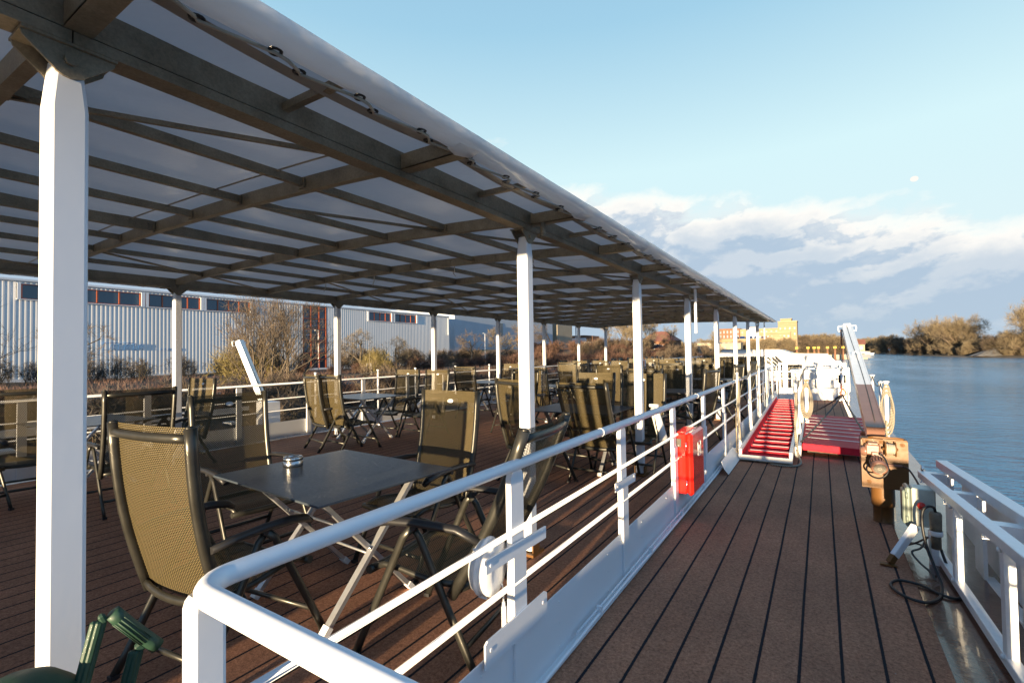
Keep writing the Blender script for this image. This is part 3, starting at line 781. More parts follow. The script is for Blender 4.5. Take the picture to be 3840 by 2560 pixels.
CH = {}
def chairs():
    CH['up'] = chair_parts(11); CH['rec'] = chair_parts(27); CH['low'] = chair_parts(48)
    used = set(); G = 'folding armchairs on the sun deck'
    def put(kind, x, y, face, label):
        src = CH[kind]
        if kind in used: o = copy_tree(src, label, G)
        else: used.add(kind); o = src; o['label'] = label; o['group'] = G
        o['category'] = 'chair'; o.location = (x, y, 0); o.rotation_euler = (0, 0, R(face)); return o
    # face: 0 looks to the bow (+y), 90 looks to port (-x), 180 to the camera, -90 to starboard
    off = {'up': .395, 'rec': .615}
    def top(kind, x, y, face, label):          # place by the top of the back
        a = R(face); d = off[kind]; return put(kind, x - math.sin(a) * d, y + math.cos(a) * d, face, label)
    o = top('up', -2.46, .87, 8, 'nearest armchair seen from behind, right of the thick white post, woven back lit gold'); o.scale = (1., 1., .965)
    top('up', -4.02, 2.02, -92, 'dark armchair with badge facing the railing from the far side of the ashtray table')
    top('up', -2.47, 2.98, 178, 'armchair facing the camera behind the ashtray table, shadow falling on its badged back')
    put('rec', -1.665, 1.93, 98, 'dark armchair with its back against the white railing beside the nearest table')
    top('rec', -2.14, 4.62, -1, 'sunlit armchair seen from behind, crossed by two dark vertical shadow bars')
    top('up', -2.92, 4.42, -24, 'armchair half hidden behind the second white post, slightly turned and partly lit')
    top('up', -2.64, 6.30, 176, 'sunlit armchair with badge facing the camera behind the chair with shadow bars')
    top('up', -1.95, 6.20, 181, 'tall armchair with badge facing the camera, cut by the third white post')
    top('up', -2.48, 7.86, 2, 'armchair with shiny top bar seen from behind, back to back with one facing us')
    top('up', -2.38, 9.72, 180, 'sunlit armchair with badge and a large dark shadow on its back, by the fourth post')
    top('up', -2.12, 10.95, 0, 'armchair seen from behind just right of the fourth white post, lit gold')
    top('up', -2.50, 14.1, 180, 'small golden armchair with badge left of the fifth post')
    top('up', -1.40, 8.05, 78, 'armchair turned sideways next to the railing beyond the red cabinet')
    top('up', -1.36, 10.7, 80, 'armchair turned sideways next to the railing, second one beyond the red cabinet')
    top('up', -1.38, 13.4, 82, 'armchair turned sideways by the railing, farthest of three beyond the red cabinet')
    top('up', -6.66, 4.55, -14, 'slim looking armchair seen from behind, left of the pair at the far railing')
    top('up', -6.30, 4.62, -7, 'armchair with a golden patch on its back, right of the pair at the far railing')
    top('up', -6.72, 6.78, 184, 'left armchair of two facing the camera behind the pale table at the far railing')
    top('up', -5.98, 6.80, 178, 'right armchair of two facing the camera behind the pale table at the far railing')
    top('up', -6.70, 8.42, 2, 'dark armchair with a small lit patch seen from behind, beyond the far railing group')
    top('up', -5.45, 1.97, 88, 'wide black see-through armchair seen from behind, left of the first slim far side post')
    top('up', -6.75, 1.48, 80, 'dark armchair at the left edge of the photo beside the thick white post')
    top('up', -7.38, 3.42, 187, 'small armchair with badge standing against the far railing, facing the camera')
    put('low', -6.9, .95, -75, 'folded down reclined armchair at the left edge of the photo')
    top('up', -4.35, 7.25, 68, 'black armchair seen edge on just right of the second white post')
    top('up', -4.7, 8.2, -30, 'black armchair turned away behind the edge-on one right of the second post')
    top('up', -6.2, 12.55, 4, 'dark armchair seen from behind with a bright reflection, middle distance under the awning')
    top('up', -6.75, 14.7, 180, 'small black armchair with badge, left one of the distant row facing the camera')
    top('up', -6.15, 15.0, 180, 'small black armchair with badge, middle of the distant row facing the camera')
    top('up', -5.3, 14.5, 180, 'small black armchair with badge, right one of the distant row facing the camera')
    top('up', -3.9, 9.9, 222, 'blue black armchair with badge turned half sideways in the middle of the deck')
    top('up', -3.55, 13.1, 215, 'blue black armchair with badge turned half sideways left of the fourth post')
    top('up', -3.1, 11.9, 0, 'black armchair seen from behind near the fourth table')
    top('up', -5.0, 11.2, 100, 'dark armchair seen side on at a table in the middle of the deck')
    top('up', -7.1, 11.0, 182, 'dark armchair facing the camera near the far railing, at the third table along it')
    top('up', -4.4, 16.6, 175, 'small dark armchair facing the camera under the far end of the awning')
    top('up', -2.6, 16.4, 3, 'small dark armchair seen from behind near the far end of the awning')
    # forward open deck: rows of deck chairs with their backs raised
    n = 0; G2 = 'blue black deck chairs crowded on the open forward deck'
    def fwd(kind, x, y, f, z=0):
        o = copy_tree(CH[kind], 'blue black deck chair in the crowd on the open forward deck', G2); o['category'] = 'chair'
        o.location = (x, y, z); o.rotation_euler = (0, 0, R(f))
    for k in range(14): fwd('up', -7.45 + .02 * math.sin(k * 3), 15.6 + k * .98, -84 + 6 * math.sin(k * 2.1))
    for r in range(4):
        for k in range(5): fwd('up', -3.95 + .36 * k + .06 * math.sin(k + r), 20.4 + r * .85, 60 + 8 * math.sin(k * 4 + r))
    for k in range(6): fwd('up', -6.2 + .65 * k, 18.3 + .3 * math.sin(k), 178)
    for k in range(5): fwd('up', -7.0 + .62 * k, 23.9 + .2 * math.sin(k * 2), -80)
    for k in range(4):
        o = copy_tree(CH['low'], 'grey reclined lounger standing in a row behind the far gate', 'reclined loungers behind the far gate'); o['category'] = 'chair'
        o.location = (-.95 + .07 * k, 19.6 + .85 * k, .22); o.rotation_euler = (0, 0, R(-82))

def table_parts():
    root = empty('folding_table')
    b = MB(); b.box((0, 0, .735), (1.10, .92, .012), None, .003); b.build('table_top', 'tabletop', root)
    for sx in (-1, 1):
        x = sx * .34
        for k, sy in enumerate((-1, 1)):
            xx = x - sx * (.014 if k else -.014)
            b = MB(); b.beam((xx, sy * .30, .02), (xx, -sy * .34, .722), .024, .040, up=(1, 0, 0)); lg = b.build('leg', 'silver_leg', root)
            b = MB(); d = Vector((0, -sy * .64, .702)).normalized(); M = Vector((1, 0, 0)), d, Vector((1, 0, 0)).cross(d)
            b.beam((xx, sy * .315, -.0 + .003), (xx, sy * .315 - sy * .035, .042), .032, .050, up=(1, 0, 0)); b.build('foot_cap', 'foot_white', lg)
        b = MB(); b.cyl((x - .03, -.015, .36), (x + .03, -.015, .36), .008, 8); b.build('bolt', 'steel_brushed', root)
    for (y, z) in ((-.12, .485), (.12, .24)):
        b = MB(); b.cyl((-.34, y, z), (.34, y, z), .008, 8); b.build('cross_rod', 'silver_leg', root)
    b = MB(); b.box((0, -.33, .722), (.72, .03, .012)); b.box((0, .33, .722), (.72, .03, .012)); b.build('top_rail', 'silver_leg', root)
    return root
def tables():
    src = table_parts(); first = True
    for (x, y, rz, lab) in ((-2.535, 1.91, -3, 'dark grey folding table with silver crossed legs and a steel ashtray on it'),
                            (-2.58, 5.60, 2, 'folding table behind the sunlit chair with shadow bars, second along the passage'),
                            (-6.75, 5.72, -4, 'folding table with sky lit bluish top and crossed legs at the far railing'),
                            (-2.32, 8.80, 3, 'folding table left of the fourth white post, third along the passage'),
                            (-6.95, 9.85, 2, 'pale topped folding table near the far railing behind the dark armchair'),
                            (-2.30, 12.6, 0, 'folding table left of the fifth white post'),
                            (-7.15, 2.05, 6, 'folding table beside the thick white post at the left, next to the far railing'),
                            (-6.3, 13.6, 0, 'folding table in front of the distant row of black chairs'),
                            (-4.55, 9.2, 8, 'folding table in the middle of the deck'),
                            (-1.55, 18.9, 0, 'small table with things on it beyond the end of the awning')):
        o = src if first else copy_tree(src); first = False
        tag(o, lab, 'table', 'folding tables on the sun deck'); o.location = (x, y, 0); o.rotation_euler = (0, 0, R(rz))
    # ashtray
    r = empty('ashtray', (-2.895, 1.865, .7415), 0, 'round brushed steel ashtray on the nearest table', 'ashtray')
    b = MB(); b.lathe((0, 0, 0), (0, 0, 1), [(.0001, 0), (.047, 0), (.050, .003), (.050, .030), (.0485, .031), (.0485, .033), (.050, .034), (.050, .048), (.046, .053), (.034, .054), (.030, .050), (.030, .036), (.0001, .034)], 36)
    b.build('bowl', 'steel_brushed', r); r.scale = (1.2, 1.2, 1.2)
    b = MB(); b.lathe((0, 0, .0), (0, 0, 1), [(.0001, .044), (.029, .045), (.029, .041)], 20); b.build('sand', 'gravel', r)

ship(); canopy(); railing_right(); railing_left(); chairs(); tables()

# ------------------------------------------------------------------ deck equipment
def at(root):
    L = Vector(root.location)
    def bl(b, n, m, p=None):
        b.v = [tuple(Vector(q) - L) for q in b.v]; return b.build(n, m, p or root)
    return bl
def equipment():
    # red fire cabinet
    r = empty('fire_cabinet', (-1.045, 4.58, .2), 0, 'glossy red metal fire cabinet hung on the white railing', 'cabinet'); bl = at(r)
    b = MB(); b.box((-1.070, 4.58, .465), (.118, .455, .525), None, .010)
    bl(b, 'body', 'red_enamel')
    b = MB(); b.box((-.982, 4.58, .465), (.052, .475, .545), None, .020); d = bl(b, 'door', 'red_enamel')
    b = MB()
    for z in (.29, .62): b.cyl((-1.008, 4.338, z - .035), (-1.008, 4.338, z + .035), .006, 8)
    bl(b, 'hinge', 'steel_brushed')
    b = MB(); b.box((-1.072, 4.348, .645), (.050, .010, .075), None, .004); lt = bl(b, 'latch', 'frame_gold'); 
    b = MB(); b.cyl((-1.072, 4.342, .622), (-1.072, 4.339, .622), .006, 10); bl(b, 'lock', 'steel_brushed', lt)
    b = MB()
    for k in range(8): b.box((-1.07, 4.40 + k * .045, .731), (.10, .012, .007))
    bl(b, 'louvre', 'red_enamel')
    # hose symbol: white outlined square with hose and flame marks
    b = MB(); x = -.9545; y0, y1, z0, z1 = 4.56, 4.68, .50, .63
    for (a, c, dd, e) in ((y0, y1, z0, z0 + .008), (y0, y1, z1 - .008, z1), (y0, y0 + .008, z0, z1), (y1 - .008, y1, z0, z1)): b.box((x, (a + c) / 2, (dd + e) / 2), (.002, c - a, e - dd))
    b.tube([(x, 4.605 + .022 * math.cos(R(a)), .575 + .022 * math.sin(R(a))) for a in range(0, 360, 30)], .004, 4, closed=True)
    b.tube([(x, 4.583, .575), (x, 4.585, .535), (x, 4.575, .52)], .003, 4)
    b.prism([(4.640, .52), (4.660, .52), (4.664, .55), (4.652, .59), (4.642, .55)], 'x', x - .001, x + .001)
    bl(b, 'hose_symbol', 'white_far', d)
    # round bulkhead floodlight fixed to the first rail post
    r = empty('floodlight', (-1.113, 1.61, .592), 0, 'round white enamelled floodlight drum fixed behind the first rail post', 'lamp'); bl = at(r)
    b = MB(); c = (-1.113, 1.60, .592); ax = (-1, -.18, .05)
    b.lathe(c, ax, [(.0001, 0), (.118, 0), (.122, .006), (.122, .040), (.119, .043), (.119, .048), (.128, .050), (.128, .060), (.119, .064), (.112, .085), (.085, .104), (.0001, .112)], 40); bl(b, 'drum', 'white_paint')
    b = MB()
    for a in (10, 130, 250): 
        p = Vector(c) + Vector(ax).normalized() * .045; q = Vector((0, math.cos(R(a)), math.sin(R(a)))) * .130
        b.cyl(p + q - Vector((.02, 0, 0)), p + q + Vector((.02, 0, 0)), .006, 8)
    bl(b, 'clip', 'white_paint'); r.scale = (.9, .88, .88)
    b = MB(); b.cyl((-1.125, 1.665, .17), (-1.125, 1.665, .39), .012, 10); b.cyl((-1.125, 1.665, .39), (-1.125, 1.665, .41), .008, 10); b.tube([(-1.125, 1.665, .41), (-1.125, 1.66, .47), (-1.12, 1.645, .50)], .004, 6); bl(b, 'cable_gland', 'white_paint')
    # slanted white tubular spotlights clamped to posts
    for (p, q, lab) in (((-1.46, 5.28, .47), (-1.62, 5.50, .80), 'slanted cream tubular lamp with black cable behind the red cabinet'), ((-7.62, 7.9, .26), (-7.52, 8.30, .62), 'slanted cream tubular lamp at the foot of the far railing')):
        r = empty('tube_lamp', p, 0, lab, 'lamp'); bl = at(r); p = Vector(p); q = Vector(q)
        b = MB(); b.tube([p, p + (q - p) * .85, q], [.052, .050, .040], 18); bl(b, 'housing', 'white_paint_worn')
        b = MB(); b.box(q + Vector((0, .01, .03)), (.10, .05, .03)); b.box(q + Vector((.05, .0, -.03)), (.05, .04, .05)); b.cyl(q + Vector((.03, -.03, .01)), q + Vector((.03, .06, .01)), .014, 8); bl(b, 'clamp', 'white_paint_worn')
        b = MB(); b.tube([q + Vector((.05, -.01, -.06)), q + Vector((.02, -.05, -.02)), p + (q - p) * .6 + Vector((-.01, -.06, 0)), p + (q - p) * .2 + Vector((-.02, -.06, 0)), p + Vector((-.02, -.06, -.10))], .007, 8); bl(b, 'cable', 'black_rubber')
    # green plastic hose trolley at the corner
    r = empty('hose_trolley', (-1.42, .30, 0), 0, 'dark green plastic trolley handle rising beside the white post at the bottom edge', 'trolley'); bl = at(r)
    b = MB(); a = Vector((-1.40, .447, .862)); c = Vector((-1.385, .531, .748)); dr = (c - a).normalized()
    u = Vector((1, 0, 0)); w = dr.cross(u).normalized(); ring = []
    prof = []
    for i in range(9):
        t = i / 8; rad = .0165 - .0012 * math.sin(PI * t) if 0 < i < 8 else .0165; prof.append((rad, t * (c - a).length))
    prof += [(.0125, (c - a).length), (.0118, (c - a).length - .03), (.0001, (c - a).length - .032)]
    b.lathe(a, dr, [(.0001, 0)] + prof, 24)
    for k in range(7):
        an = 2 * PI * k / 14 - .4; off = (u * math.cos(an) + w * math.sin(an)) * .0165; b.cyl(a + dr * .02 + off, a + dr * .105 + off, .0016, 5)
    bl(b, 'grip', 'green_plastic')
    for (s0, s1, s2) in (((-1.402, .436, .858), (-1.405, .424, .853), (-1.415, .372, .62)), ((-1.392, .505, .765), (-1.395, .492, .755), (-1.41, .452, .56))):
        b = MB(); b.beam(s0, s1, .018, .022, bev=.004); b.beam(s1, s2, .014, .030, bev=.004); b.beam(s1, s2, .020, .012, bev=.003); bl(b, 'handle_arm', 'green_plastic')
    b = MB(); b.lathe((-1.44, .295, .0), (0, 0, 1), [(.0001, .03), (.11, .03), (.115, .06), (.115, .66), (.10, .735), (.07, .765), (.03, .785), (.0001, .787)], 30); bl(b, 'housing', 'green_plastic')
    # unseen chest added behind the passage to throw a low shadow over the walkway
    r = empty('sun_blocker_chest', (-.1, -3.1, 0), 0, 'unseen white chest added behind the viewpoint to shade the walkway', 'chest'); bl = at(r)
    b = MB(); b.box((-.02, -3.1, .23), (2.02, .7, .46), None, .02); bl(b, 'body', 'white_paint')
    b = MB(); b.box((-.02, -3.1, .485), (2.06, .76, .05), None, .015); bl(b, 'lid', 'white_paint')

    for i, x in enumerate((-2.95, -4.35, -5.75, -7.15)):  # unseen bench row added to keep the low sun off the seating deck
        r = empty('sun_blocker_bench', (x, -3.4, 0), 0, 'low white bench block, unseen, added aft to shade the seating deck floor', 'bench', 'unseen sun blocking benches added at the aft end'); 
        b = MB(); b.box((0, 0, .19), (1.385, .5, .38), None, .01); b.build('body', 'white_paint', r)
        b = MB(); b.box((0, 0, .405), (1.395, .54, .05), None, .01); b.build('seat', 'wood_beam', r)
    # ---------------- deck crane
    r = empty('deck_crane', (.41, 5.1, 0), 0, 'small davit crane with gold brown winch box and long white boom over the side deck', 'crane'); bl = at(r)
    b = MB(); b.lathe((.405, 5.10, 0), (0, 0, 1), [(.074, 0), (.070, .006), (.070, .125), (.073, .127), (.078, .130), (.080, .134), (.082, .180), (.081, .30)], 36); b.tube([(.385, 5.03, z) for z in np.linspace(.01, .29, 12)], .0035, 5); b.cyl((.405, 5.022, .225), (.405, 5.014, .225), .011, 12)
    bl(b, 'pedestal', 'brown_enamel')
    b = MB(); b.box((.416, 5.02, .485), (.310, .008, .395)); b.box((.416, 5.19, .485), (.310, .008, .395)); b.box((.265, 5.105, .485), (.006, .162, .39)); b.box((.567, 5.105, .485), (.006, .162, .39)); b.box((.416, 5.105, .294), (.30, .16, .008))
    b.box((.416, 5.06, .690), (.300, .12, .012), None, .003); b.box((.346, 5.01, .672), (.145, .025, .034), None, .005)
    for (x, z) in ((.535, .655), (.31, .335), (.30, .672), (.395, .672)): b.lathe((x, 5.014 if z < .665 or x > .5 else 4.998, z), (0, -1, 0), [(.016, 0), (.0155, .004), (.012, .005), (.011, .003), (.006, .003), (.005, .008), (.0001, .008)], 14)
    bx = bl(b, 'winch_box', 'brown_enamel')
    b = MB(); b.tube([(.31, 4.99, .705), (.35, 4.985, .712), (.50, 4.985, .712), (.535, 4.99, .706), (.54, 5.03, .70)], .009, 10); b.box((.47, 4.985, .697), (.13, .02, .010)); bl(b, 'guard_tube', 'brown_enamel')
    # drum with wire rope
    b = MB(); 
    for x in (.418, .484): b.lathe((x, 4.945, .628), (1, 0, 0), [(.0001, -.003), (.058, -.003), (.060, 0), (.058, .003), (.0001, .003)], 28)
    b.cyl((.40, 4.945, .628), (.50, 4.945, .628), .012, 10); dr_ = bl(b, 'winch_drum', 'brown_enamel')
    b = MB(); P = []
    for i in range(170):
        t = i / 169; x = .423 + .056 * abs(((t * 3.2) % 2) - 1); a = t * 2 * PI * 15; rr = .037 + .004 * math.sin(t * 9) + .004 * t; P.append((x, 4.945 + rr * math.cos(a), .628 + rr * math.sin(a)))
    b.tube(P, .0032, 5); bl(b, 'wire_rope', 'tan_mix', dr_)
    # gear motor
    b = MB(); b.box((.333, 4.955, .620), (.10, .11, .088), None, .012); b.box((.335, 4.94, .668), (.07, .08, .016), None, .004); b.lathe((.285, 4.94, .60), (-1, -.15, 0), [(.038, 0), (.038, .02), (.030, .024), (.030, .032), (.0001, .034)], 20); b.box((.36, 4.90, .585), (.076, .055, .045), None, .006); b.cyl((.362, 4.87, .585), (.362, 4.862, .585), .012, 12)
    gm = bl(b, 'gearbox', 'boom_brown')
    b = MB(); c = Vector((.362, 4.735, .502)); ax = Vector((.10, -.93, -.34)).normalized()
    b.lathe(c - ax * .135, ax, [(.0001, 0), (.040, 0), (.043, .01), (.043, .085), (.053, .09), (.055, .10), (.055, .128), (.050, .135), (.041, .136), (.041, .130), (.0001, .129)], 32)
    u = ax.orthogonal().normalized(); w = ax.cross(u)
    for k in range(14):
        a = 2 * PI * k / 14; q = (u * math.cos(a) + w * math.sin(a)) * .046; b.cyl(c - ax * .12 + q, c - ax * .05 + q, .004, 5)
    mt = bl(b, 'motor', 'boom_brown', gm)
    b = MB(); b.lathe(c - ax * .0035, ax, [(.0001, 0), (.0405, 0)], 24); bl(b, 'fan_opening', 'black_plastic', gm)
    b = MB(); 
    g1 = (Vector((1, 0, 0)) - ax * ax.x).normalized(); g2 = ax.cross(g1); e1 = (g1 + g2).normalized(); e2 = (g1 - g2).normalized()
    for k in range(-4, 5):
        h = math.sqrt(max(0, .041 ** 2 - (k * .0088) ** 2)) 
        for (p, q) in ((e1, e2), (e2, e1)): b.cyl(c + p * k * .0088 - q * h, c + p * k * .0088 + q * h, .0013, 4)
    b.lathe(c - ax * .001, ax, [(.008, 0), (.010, .002), (.012, 0)], 14); bl(b, 'fan_grille', 'tan_mix', gm)
    b = MB(); b.tube(cat([(.385, 4.865, .592), (.400, 4.83, .575), (.412, 4.80, .54), (.418, 4.77, .50), (.40, 4.75, .455), (.36, 4.76, .425), (.31, 4.80, .43), (.285, 4.86, .465), (.30, 4.91, .50)]), .0065, 8); b.cyl((.372, 4.87, .597), (.387, 4.858, .590), .011, 10); bl(b, 'motor_cable', 'black_rubber')
    b = MB(); b.beam((.40, 4.985, .492), (.53, 5.0, .488), .02, .018, bev=.004); bl(b, 'cable_duct', 'boom_brown')
    b = MB(); b.tube(cat([(.53, 5.0, .488), (.56, 4.97, .478), (.585, 4.90, .44), (.60, 4.78, .40), (.60, 4.62, .37), (.59, 4.48, .40)]), .0075, 8); bl(b, 'supply_cable', 'wire')
    # boom
    A = Vector((.372, 5.12, .715)); Bp = Vector((.358, 9.45, 1.775)); D = (Bp - A)
    def boom(t0, t1, w, mat, name):
        b = MB(); p, q = A + D * t0, A + D * t1; wd = .125; ht0 = .13 - .03 * t0; ht1 = .13 - .03 * t1
        n = Vector((0, -D.z, D.y)).normalized(); vs = []
        for (c_, h_) in ((p, ht0), (q, ht1)):
            for (sx, sz) in ((-.5, -.5), (.5, -.5), (.5, .5), (-.5, .5)): vs.append(c_ + Vector((sx * wd, 0, 0)) + n * sz * h_)
        b.add(vs, [(0, 1, 2, 3), (7, 6, 5, 4), (0, 4, 5, 1), (1, 5, 6, 2), (2, 6, 7, 3), (3, 7, 4, 0)])
        for sx in (-.5, .5): b.beam(p + Vector((sx * wd, 0, 0)) + n * ht0 * .5, q + Vector((sx * wd, 0, 0)) + n * ht1 * .5, .010, .010)
        return bl(b, name, mat)
    bo = boom(0, .275, .125, 'boom_brown', 'boom_foot'); boom(.2752, 1, .12, 'alu_white', 'boom')
    n = Vector((0, -D.z, D.y)).normalized()
    b = MB(); b.tube([A + D * t + n * (.072 - .012 * t) + Vector((.004 + .01 * math.sin(t * 5), 0, 0)) for t in np.linspace(.03, 1, 16)], .0035, 5); bl(b, 'boom_cable', 'wire')
    b = MB(); q = A + D * .55 + n * .06; b.tube([q + Vector((-.03, 0, 0)), q + Vector((-.03, 0, .0)) + n * .035, q + Vector((0, .0, 0)) + n * .05, q + Vector((.03, 0, 0)) + n * .035, q + Vector((.03, 0, 0))], .009, 8)
    for sx in (-1, 1): b.tube([Bp + Vector((sx * .06, -.06, .03)), Bp + Vector((sx * .115, -.06, .03)), Bp + Vector((sx * .12, -.06, -.0)), Bp + Vector((sx * .115, -.06, -.05)), Bp + Vector((sx * .06, -.06, -.05))], .010, 8)
    b.box(Bp + Vector((0, 0, .055)), (.10, .10, .03), None, .006); b.lathe(Bp + Vector((-.06, 0, .0)), (1, 0, 0), [(.0001, 0), (.05, 0), (.05, .12), (.0001, .12)], 16)
    bl(b, 'boom_head', 'white_paint')
    b = MB(); T = Vector((.275, 9.38, 1.76)); HK = Vector((.268, 9.30, .98))
    b.cyl(T, HK + Vector((0, 0, .03)), .004, 6); b.cyl(T + Vector((.012, 0, 0)), HK + Vector((.014, 0, .03)), .004, 6)
    b.tube([T + Vector((.0, -.02, 0)), Vector((.30, 7.4, 1.18)), Vector((.335, 5.9, .84)), Vector((.40, 5.15, .70)), Vector((.45, 4.96, .665))], .0045, 6); bl(b, 'hoist_wire', 'wire')
    b = MB(); 
    for k in range(7): b.sphere(T + Vector((.0, -.02, -.03 - k * .035)), .017, 8, (.8, .8, 1.1))
    bl(b, 'chain_end', 'rust')
    b = MB(); b.cyl(HK + Vector((0, 0, -.09)), HK + Vector((0, 0, .05)), .024, 12); bl(b, 'ballast', 'white_paint')
    b = MB(); b.cyl(HK + Vector((-.034, 0, -.085)), HK + Vector((-.034, 0, .045)), .016, 8); b.cyl(HK + Vector((.034, 0, -.085)), HK + Vector((.034, 0, .045)), .016, 8); bl(b, 'ballast_cheek', 'black_plastic')
    b = MB(); b.tube(arc(HK + Vector((0, 0, -.12)), .018, 0, 330, 10, 'xz'), .006, 6, closed=True); b.tube(arc(HK + Vector((0, 0, -.16)), .020, 0, 330, 10, 'xz'), .006, 6, closed=True)
    b.tube([HK + Vector((0, 0, -.17)), HK + Vector((-.015, 0, -.21)), HK + Vector((-.035, 0, -.24)), HK + Vector((-.02, 0, -.27)), HK + Vector((.02, 0, -.28)), HK + Vector((.045, 0, -.26)), HK + Vector((.04, 0, -.22)), HK + Vector((.01, 0, -.18))], .012, 8, closed=True); bl(b, 'hook', 'rust')
    H = HK + Vector((0, 0, -.27))
    b = MB()
    for e in ((-.27, 7.75, .17), (-.29, 11.0, .16), (.47, 7.65, .30), (.50, 11.0, .17)):
        e = Vector(e); k = int((e - H).length / .05); P = [H + (e - H) * t + Vector((0, 0, -.03 * math.sin(PI * t))) for t in np.linspace(0, 1, k)]
        b.tube([p + Vector((.003 * math.sin(i * 1.4), 0, .003 * math.cos(i * 1.4))) for i, p in enumerate(P)], [.0095 + .004 * (i % 2) for i in range(len(P))], 6)
    b.tube([H + Vector((-.02, 0, -.0)), H + Vector((-.09, -.02, -.05)), H + Vector((-.11, -.03, -.08)), H + Vector((-.06, -.02, -.05))], .011, 6); bl(b, 'sling_chain', 'wire')
    b = MB(); b.sphere((.455, 7.7, .34), .055, 8, (1.1, .8, .8)); b.sphere((.43, 7.68, .30), .035, 8); bl(b, 'rag', 'rust')

    # ---------------- junction box on legs
    r = empty('junction_box', (.55, 4.3, 0), 0, 'grey green electrical box on white legs with red button and thick black cable', 'electrical box'); bl = at(r)
    b = MB(); b.box((.562, 4.36, .352), (.128, .13, .258), None, .006); b.box((.555, 4.293, .33), (.05, .004, .07)); bl(b, 'housing', 'grey_box')
    b = MB(); b.box((.478, 4.355, .348), (.030, .150, .272), None, .010); b.box((.458, 4.352, .345), (.020, .12, .23), None, .008)
    for z in (.27, .43): b.cyl((.470, 4.276, z - .02), (.470, 4.276, z + .02), .008, 8)
    bl(b, 'lid', 'grey_box_lid')
    b = MB(); b.lathe((.548, 4.292, .368), (0, -1, 0), [(.024, 0), (.024, .012), (.020, .020), (.0001, .024)], 18); bl(b, 'stop_button', 'red_plastic')
    b = MB(); b.beam((.505, 4.22, .245), (.375, 4.10, .060), .034, .050, bev=.004); bl(b, 'leg', 'white_paint')
    b = MB(); b.beam((.378, 4.105, .066), (.348, 4.078, .018), .030, .040); b.box((.34, 4.07, .009), (.09, .04, .008)); bl(b, 'leg_foot', 'brown_enamel')
    b = MB(); b.beam((.600, 4.26, .22), (.600, 4.24, -.02), .05, .035, bev=.003); bl(b, 'leg', 'white_paint')
    b = MB(); b.lathe((.598, 4.14, .14), (0, 0, 1), [(.0001, 0), (.026, 0), (.026, .11), (.031, .12), (.033, .22), (.028, .235), (.0001, .236)], 14); p = bl(b, 'socket', 'terminal_brown')
    b = MB(); b.lathe((.598, 4.14, .225), (0, 0, 1), [(.034, 0), (.036, .002), (.036, .030), (.034, .032)], 16); bl(b, 'strap', 'foot_white', p)
    b = MB(); b.tube(cat([(.598, 4.14, .375), (.590, 4.13, .405), (.560, 4.11, .415), (.530, 4.10, .385), (.522, 4.08, .30), (.535, 4.05, .18), (.56, 3.98, .08), (.575, 3.88, .02), (.54, 3.68, .012), (.46, 3.56, .012), (.36, 3.60, .012), (.318, 3.72, .012), (.37, 3.82, .012), (.47, 3.80, .014), (.56, 3.70, .016), (.63, 3.72, .012), (.66, 3.86, .01), (.66, 4.0, .0)]), .0085, 8)
    b.tube(cat([(.62, 4.15, .14), (.64, 4.10, .06), (.67, 4.0, .0), (.70, 3.9, -.04)]), .008, 8); bl(b, 'hose', 'black_rubber')
    b = MB(); b.tube(cat([(.56, 4.16, .20), (.50, 4.22, .13), (.43, 4.24, .09), (.46, 4.30, .10), (.54, 4.22, .12), (.57, 4.12, .08), (.58, 4.05, .01)]), .006, 8)
    b.tube(cat([(.56, 4.20, .19), (.52, 4.14, .13), (.47, 4.12, .10), (.50, 4.06, .06), (.545, 4.0, .03), (.56, 3.94, .002)]), .0065, 8); bl(b, 'thin_cable', 'wire')
    b = MB(); b.tube(cat([(.575, 4.16, .20), (.560, 4.10, .12), (.575, 4.02, .05), (.59, 3.95, .0)]), .006, 6); bl(b, 'thin_cable', 'tan_mix')

    # ---------------- aluminium boarding stairs stowed along the edge
    r = empty('boarding_stairs', (.72, 3.0, 0), 0, 'white aluminium boarding stairs stowed on edge outside the passage, bottom right', 'stairs'); bl = at(r)
    def XI(y): return .640 - .029 * (y - 4.3)
    def ZT(y): return .492 - .049 * (y - 4.6)
    b = MB(); b.beam((XI(4.78), 4.78, ZT(4.78)), (XI(1.0), 1.0, ZT(1.0)), .062, .05, bev=.003); bl(b, 'inner_top_rail', 'alu_white')
    b = MB(); b.beam((XI(4.42), 4.42, .045), (XI(1.0), 1.0, .045), .048, .05, bev=.003); bl(b, 'inner_bottom_rail', 'alu_white')
    b = MB(); b.beam((XI(5.35) + .215, 5.35, ZT(5.35) + .015), (XI(1.0) + .215, 1.0, ZT(1.0) - .01), .075, .062, bev=.003); bl(b, 'outer_top_rail', 'alu_white')
    b = MB(); b.beam((XI(5.3) + .215, 5.30, -.06), (XI(1.0) + .215, 1.0, .02), .06, .06, bev=.003); bl(b, 'outer_bottom_rail', 'alu_white')
    for y in (4.42, 3.86, 3.02, 2.2, 1.4):
        b = MB(); b.box((XI(y) - .004 if y == 4.42 else XI(y), y, (ZT(y) + .02) / 2), (.010 if y == 4.42 else .04, .028 if y == 4.42 else .06, ZT(y) - .02)); bl(b, 'inner_post', 'alu_white')
    for y in (5.0, 4.25, 3.45, 2.65, 1.85):
        b = MB(); b.box((XI(y) + .19, y, ZT(y) / 2 - .02), (.02, .20, ZT(y) - .02)); bl(b, 'outer_panel', 'alu_white')
        b = MB(); b.box((XI(y) + .10, y + .05, ZT(y) - .03), (.17, .10, .008)); b.box((XI(y) + .10, y, ZT(y) - .06), (.17, .008, .08)); bl(b, 'stair_tread', 'alu_white')
    b = MB(); b.box((XI(3.2) + .240, 3.2, .22), (.004, 3.9, .50)); bl(b, 'backing_sheet', 'alu_white')
    b = MB()
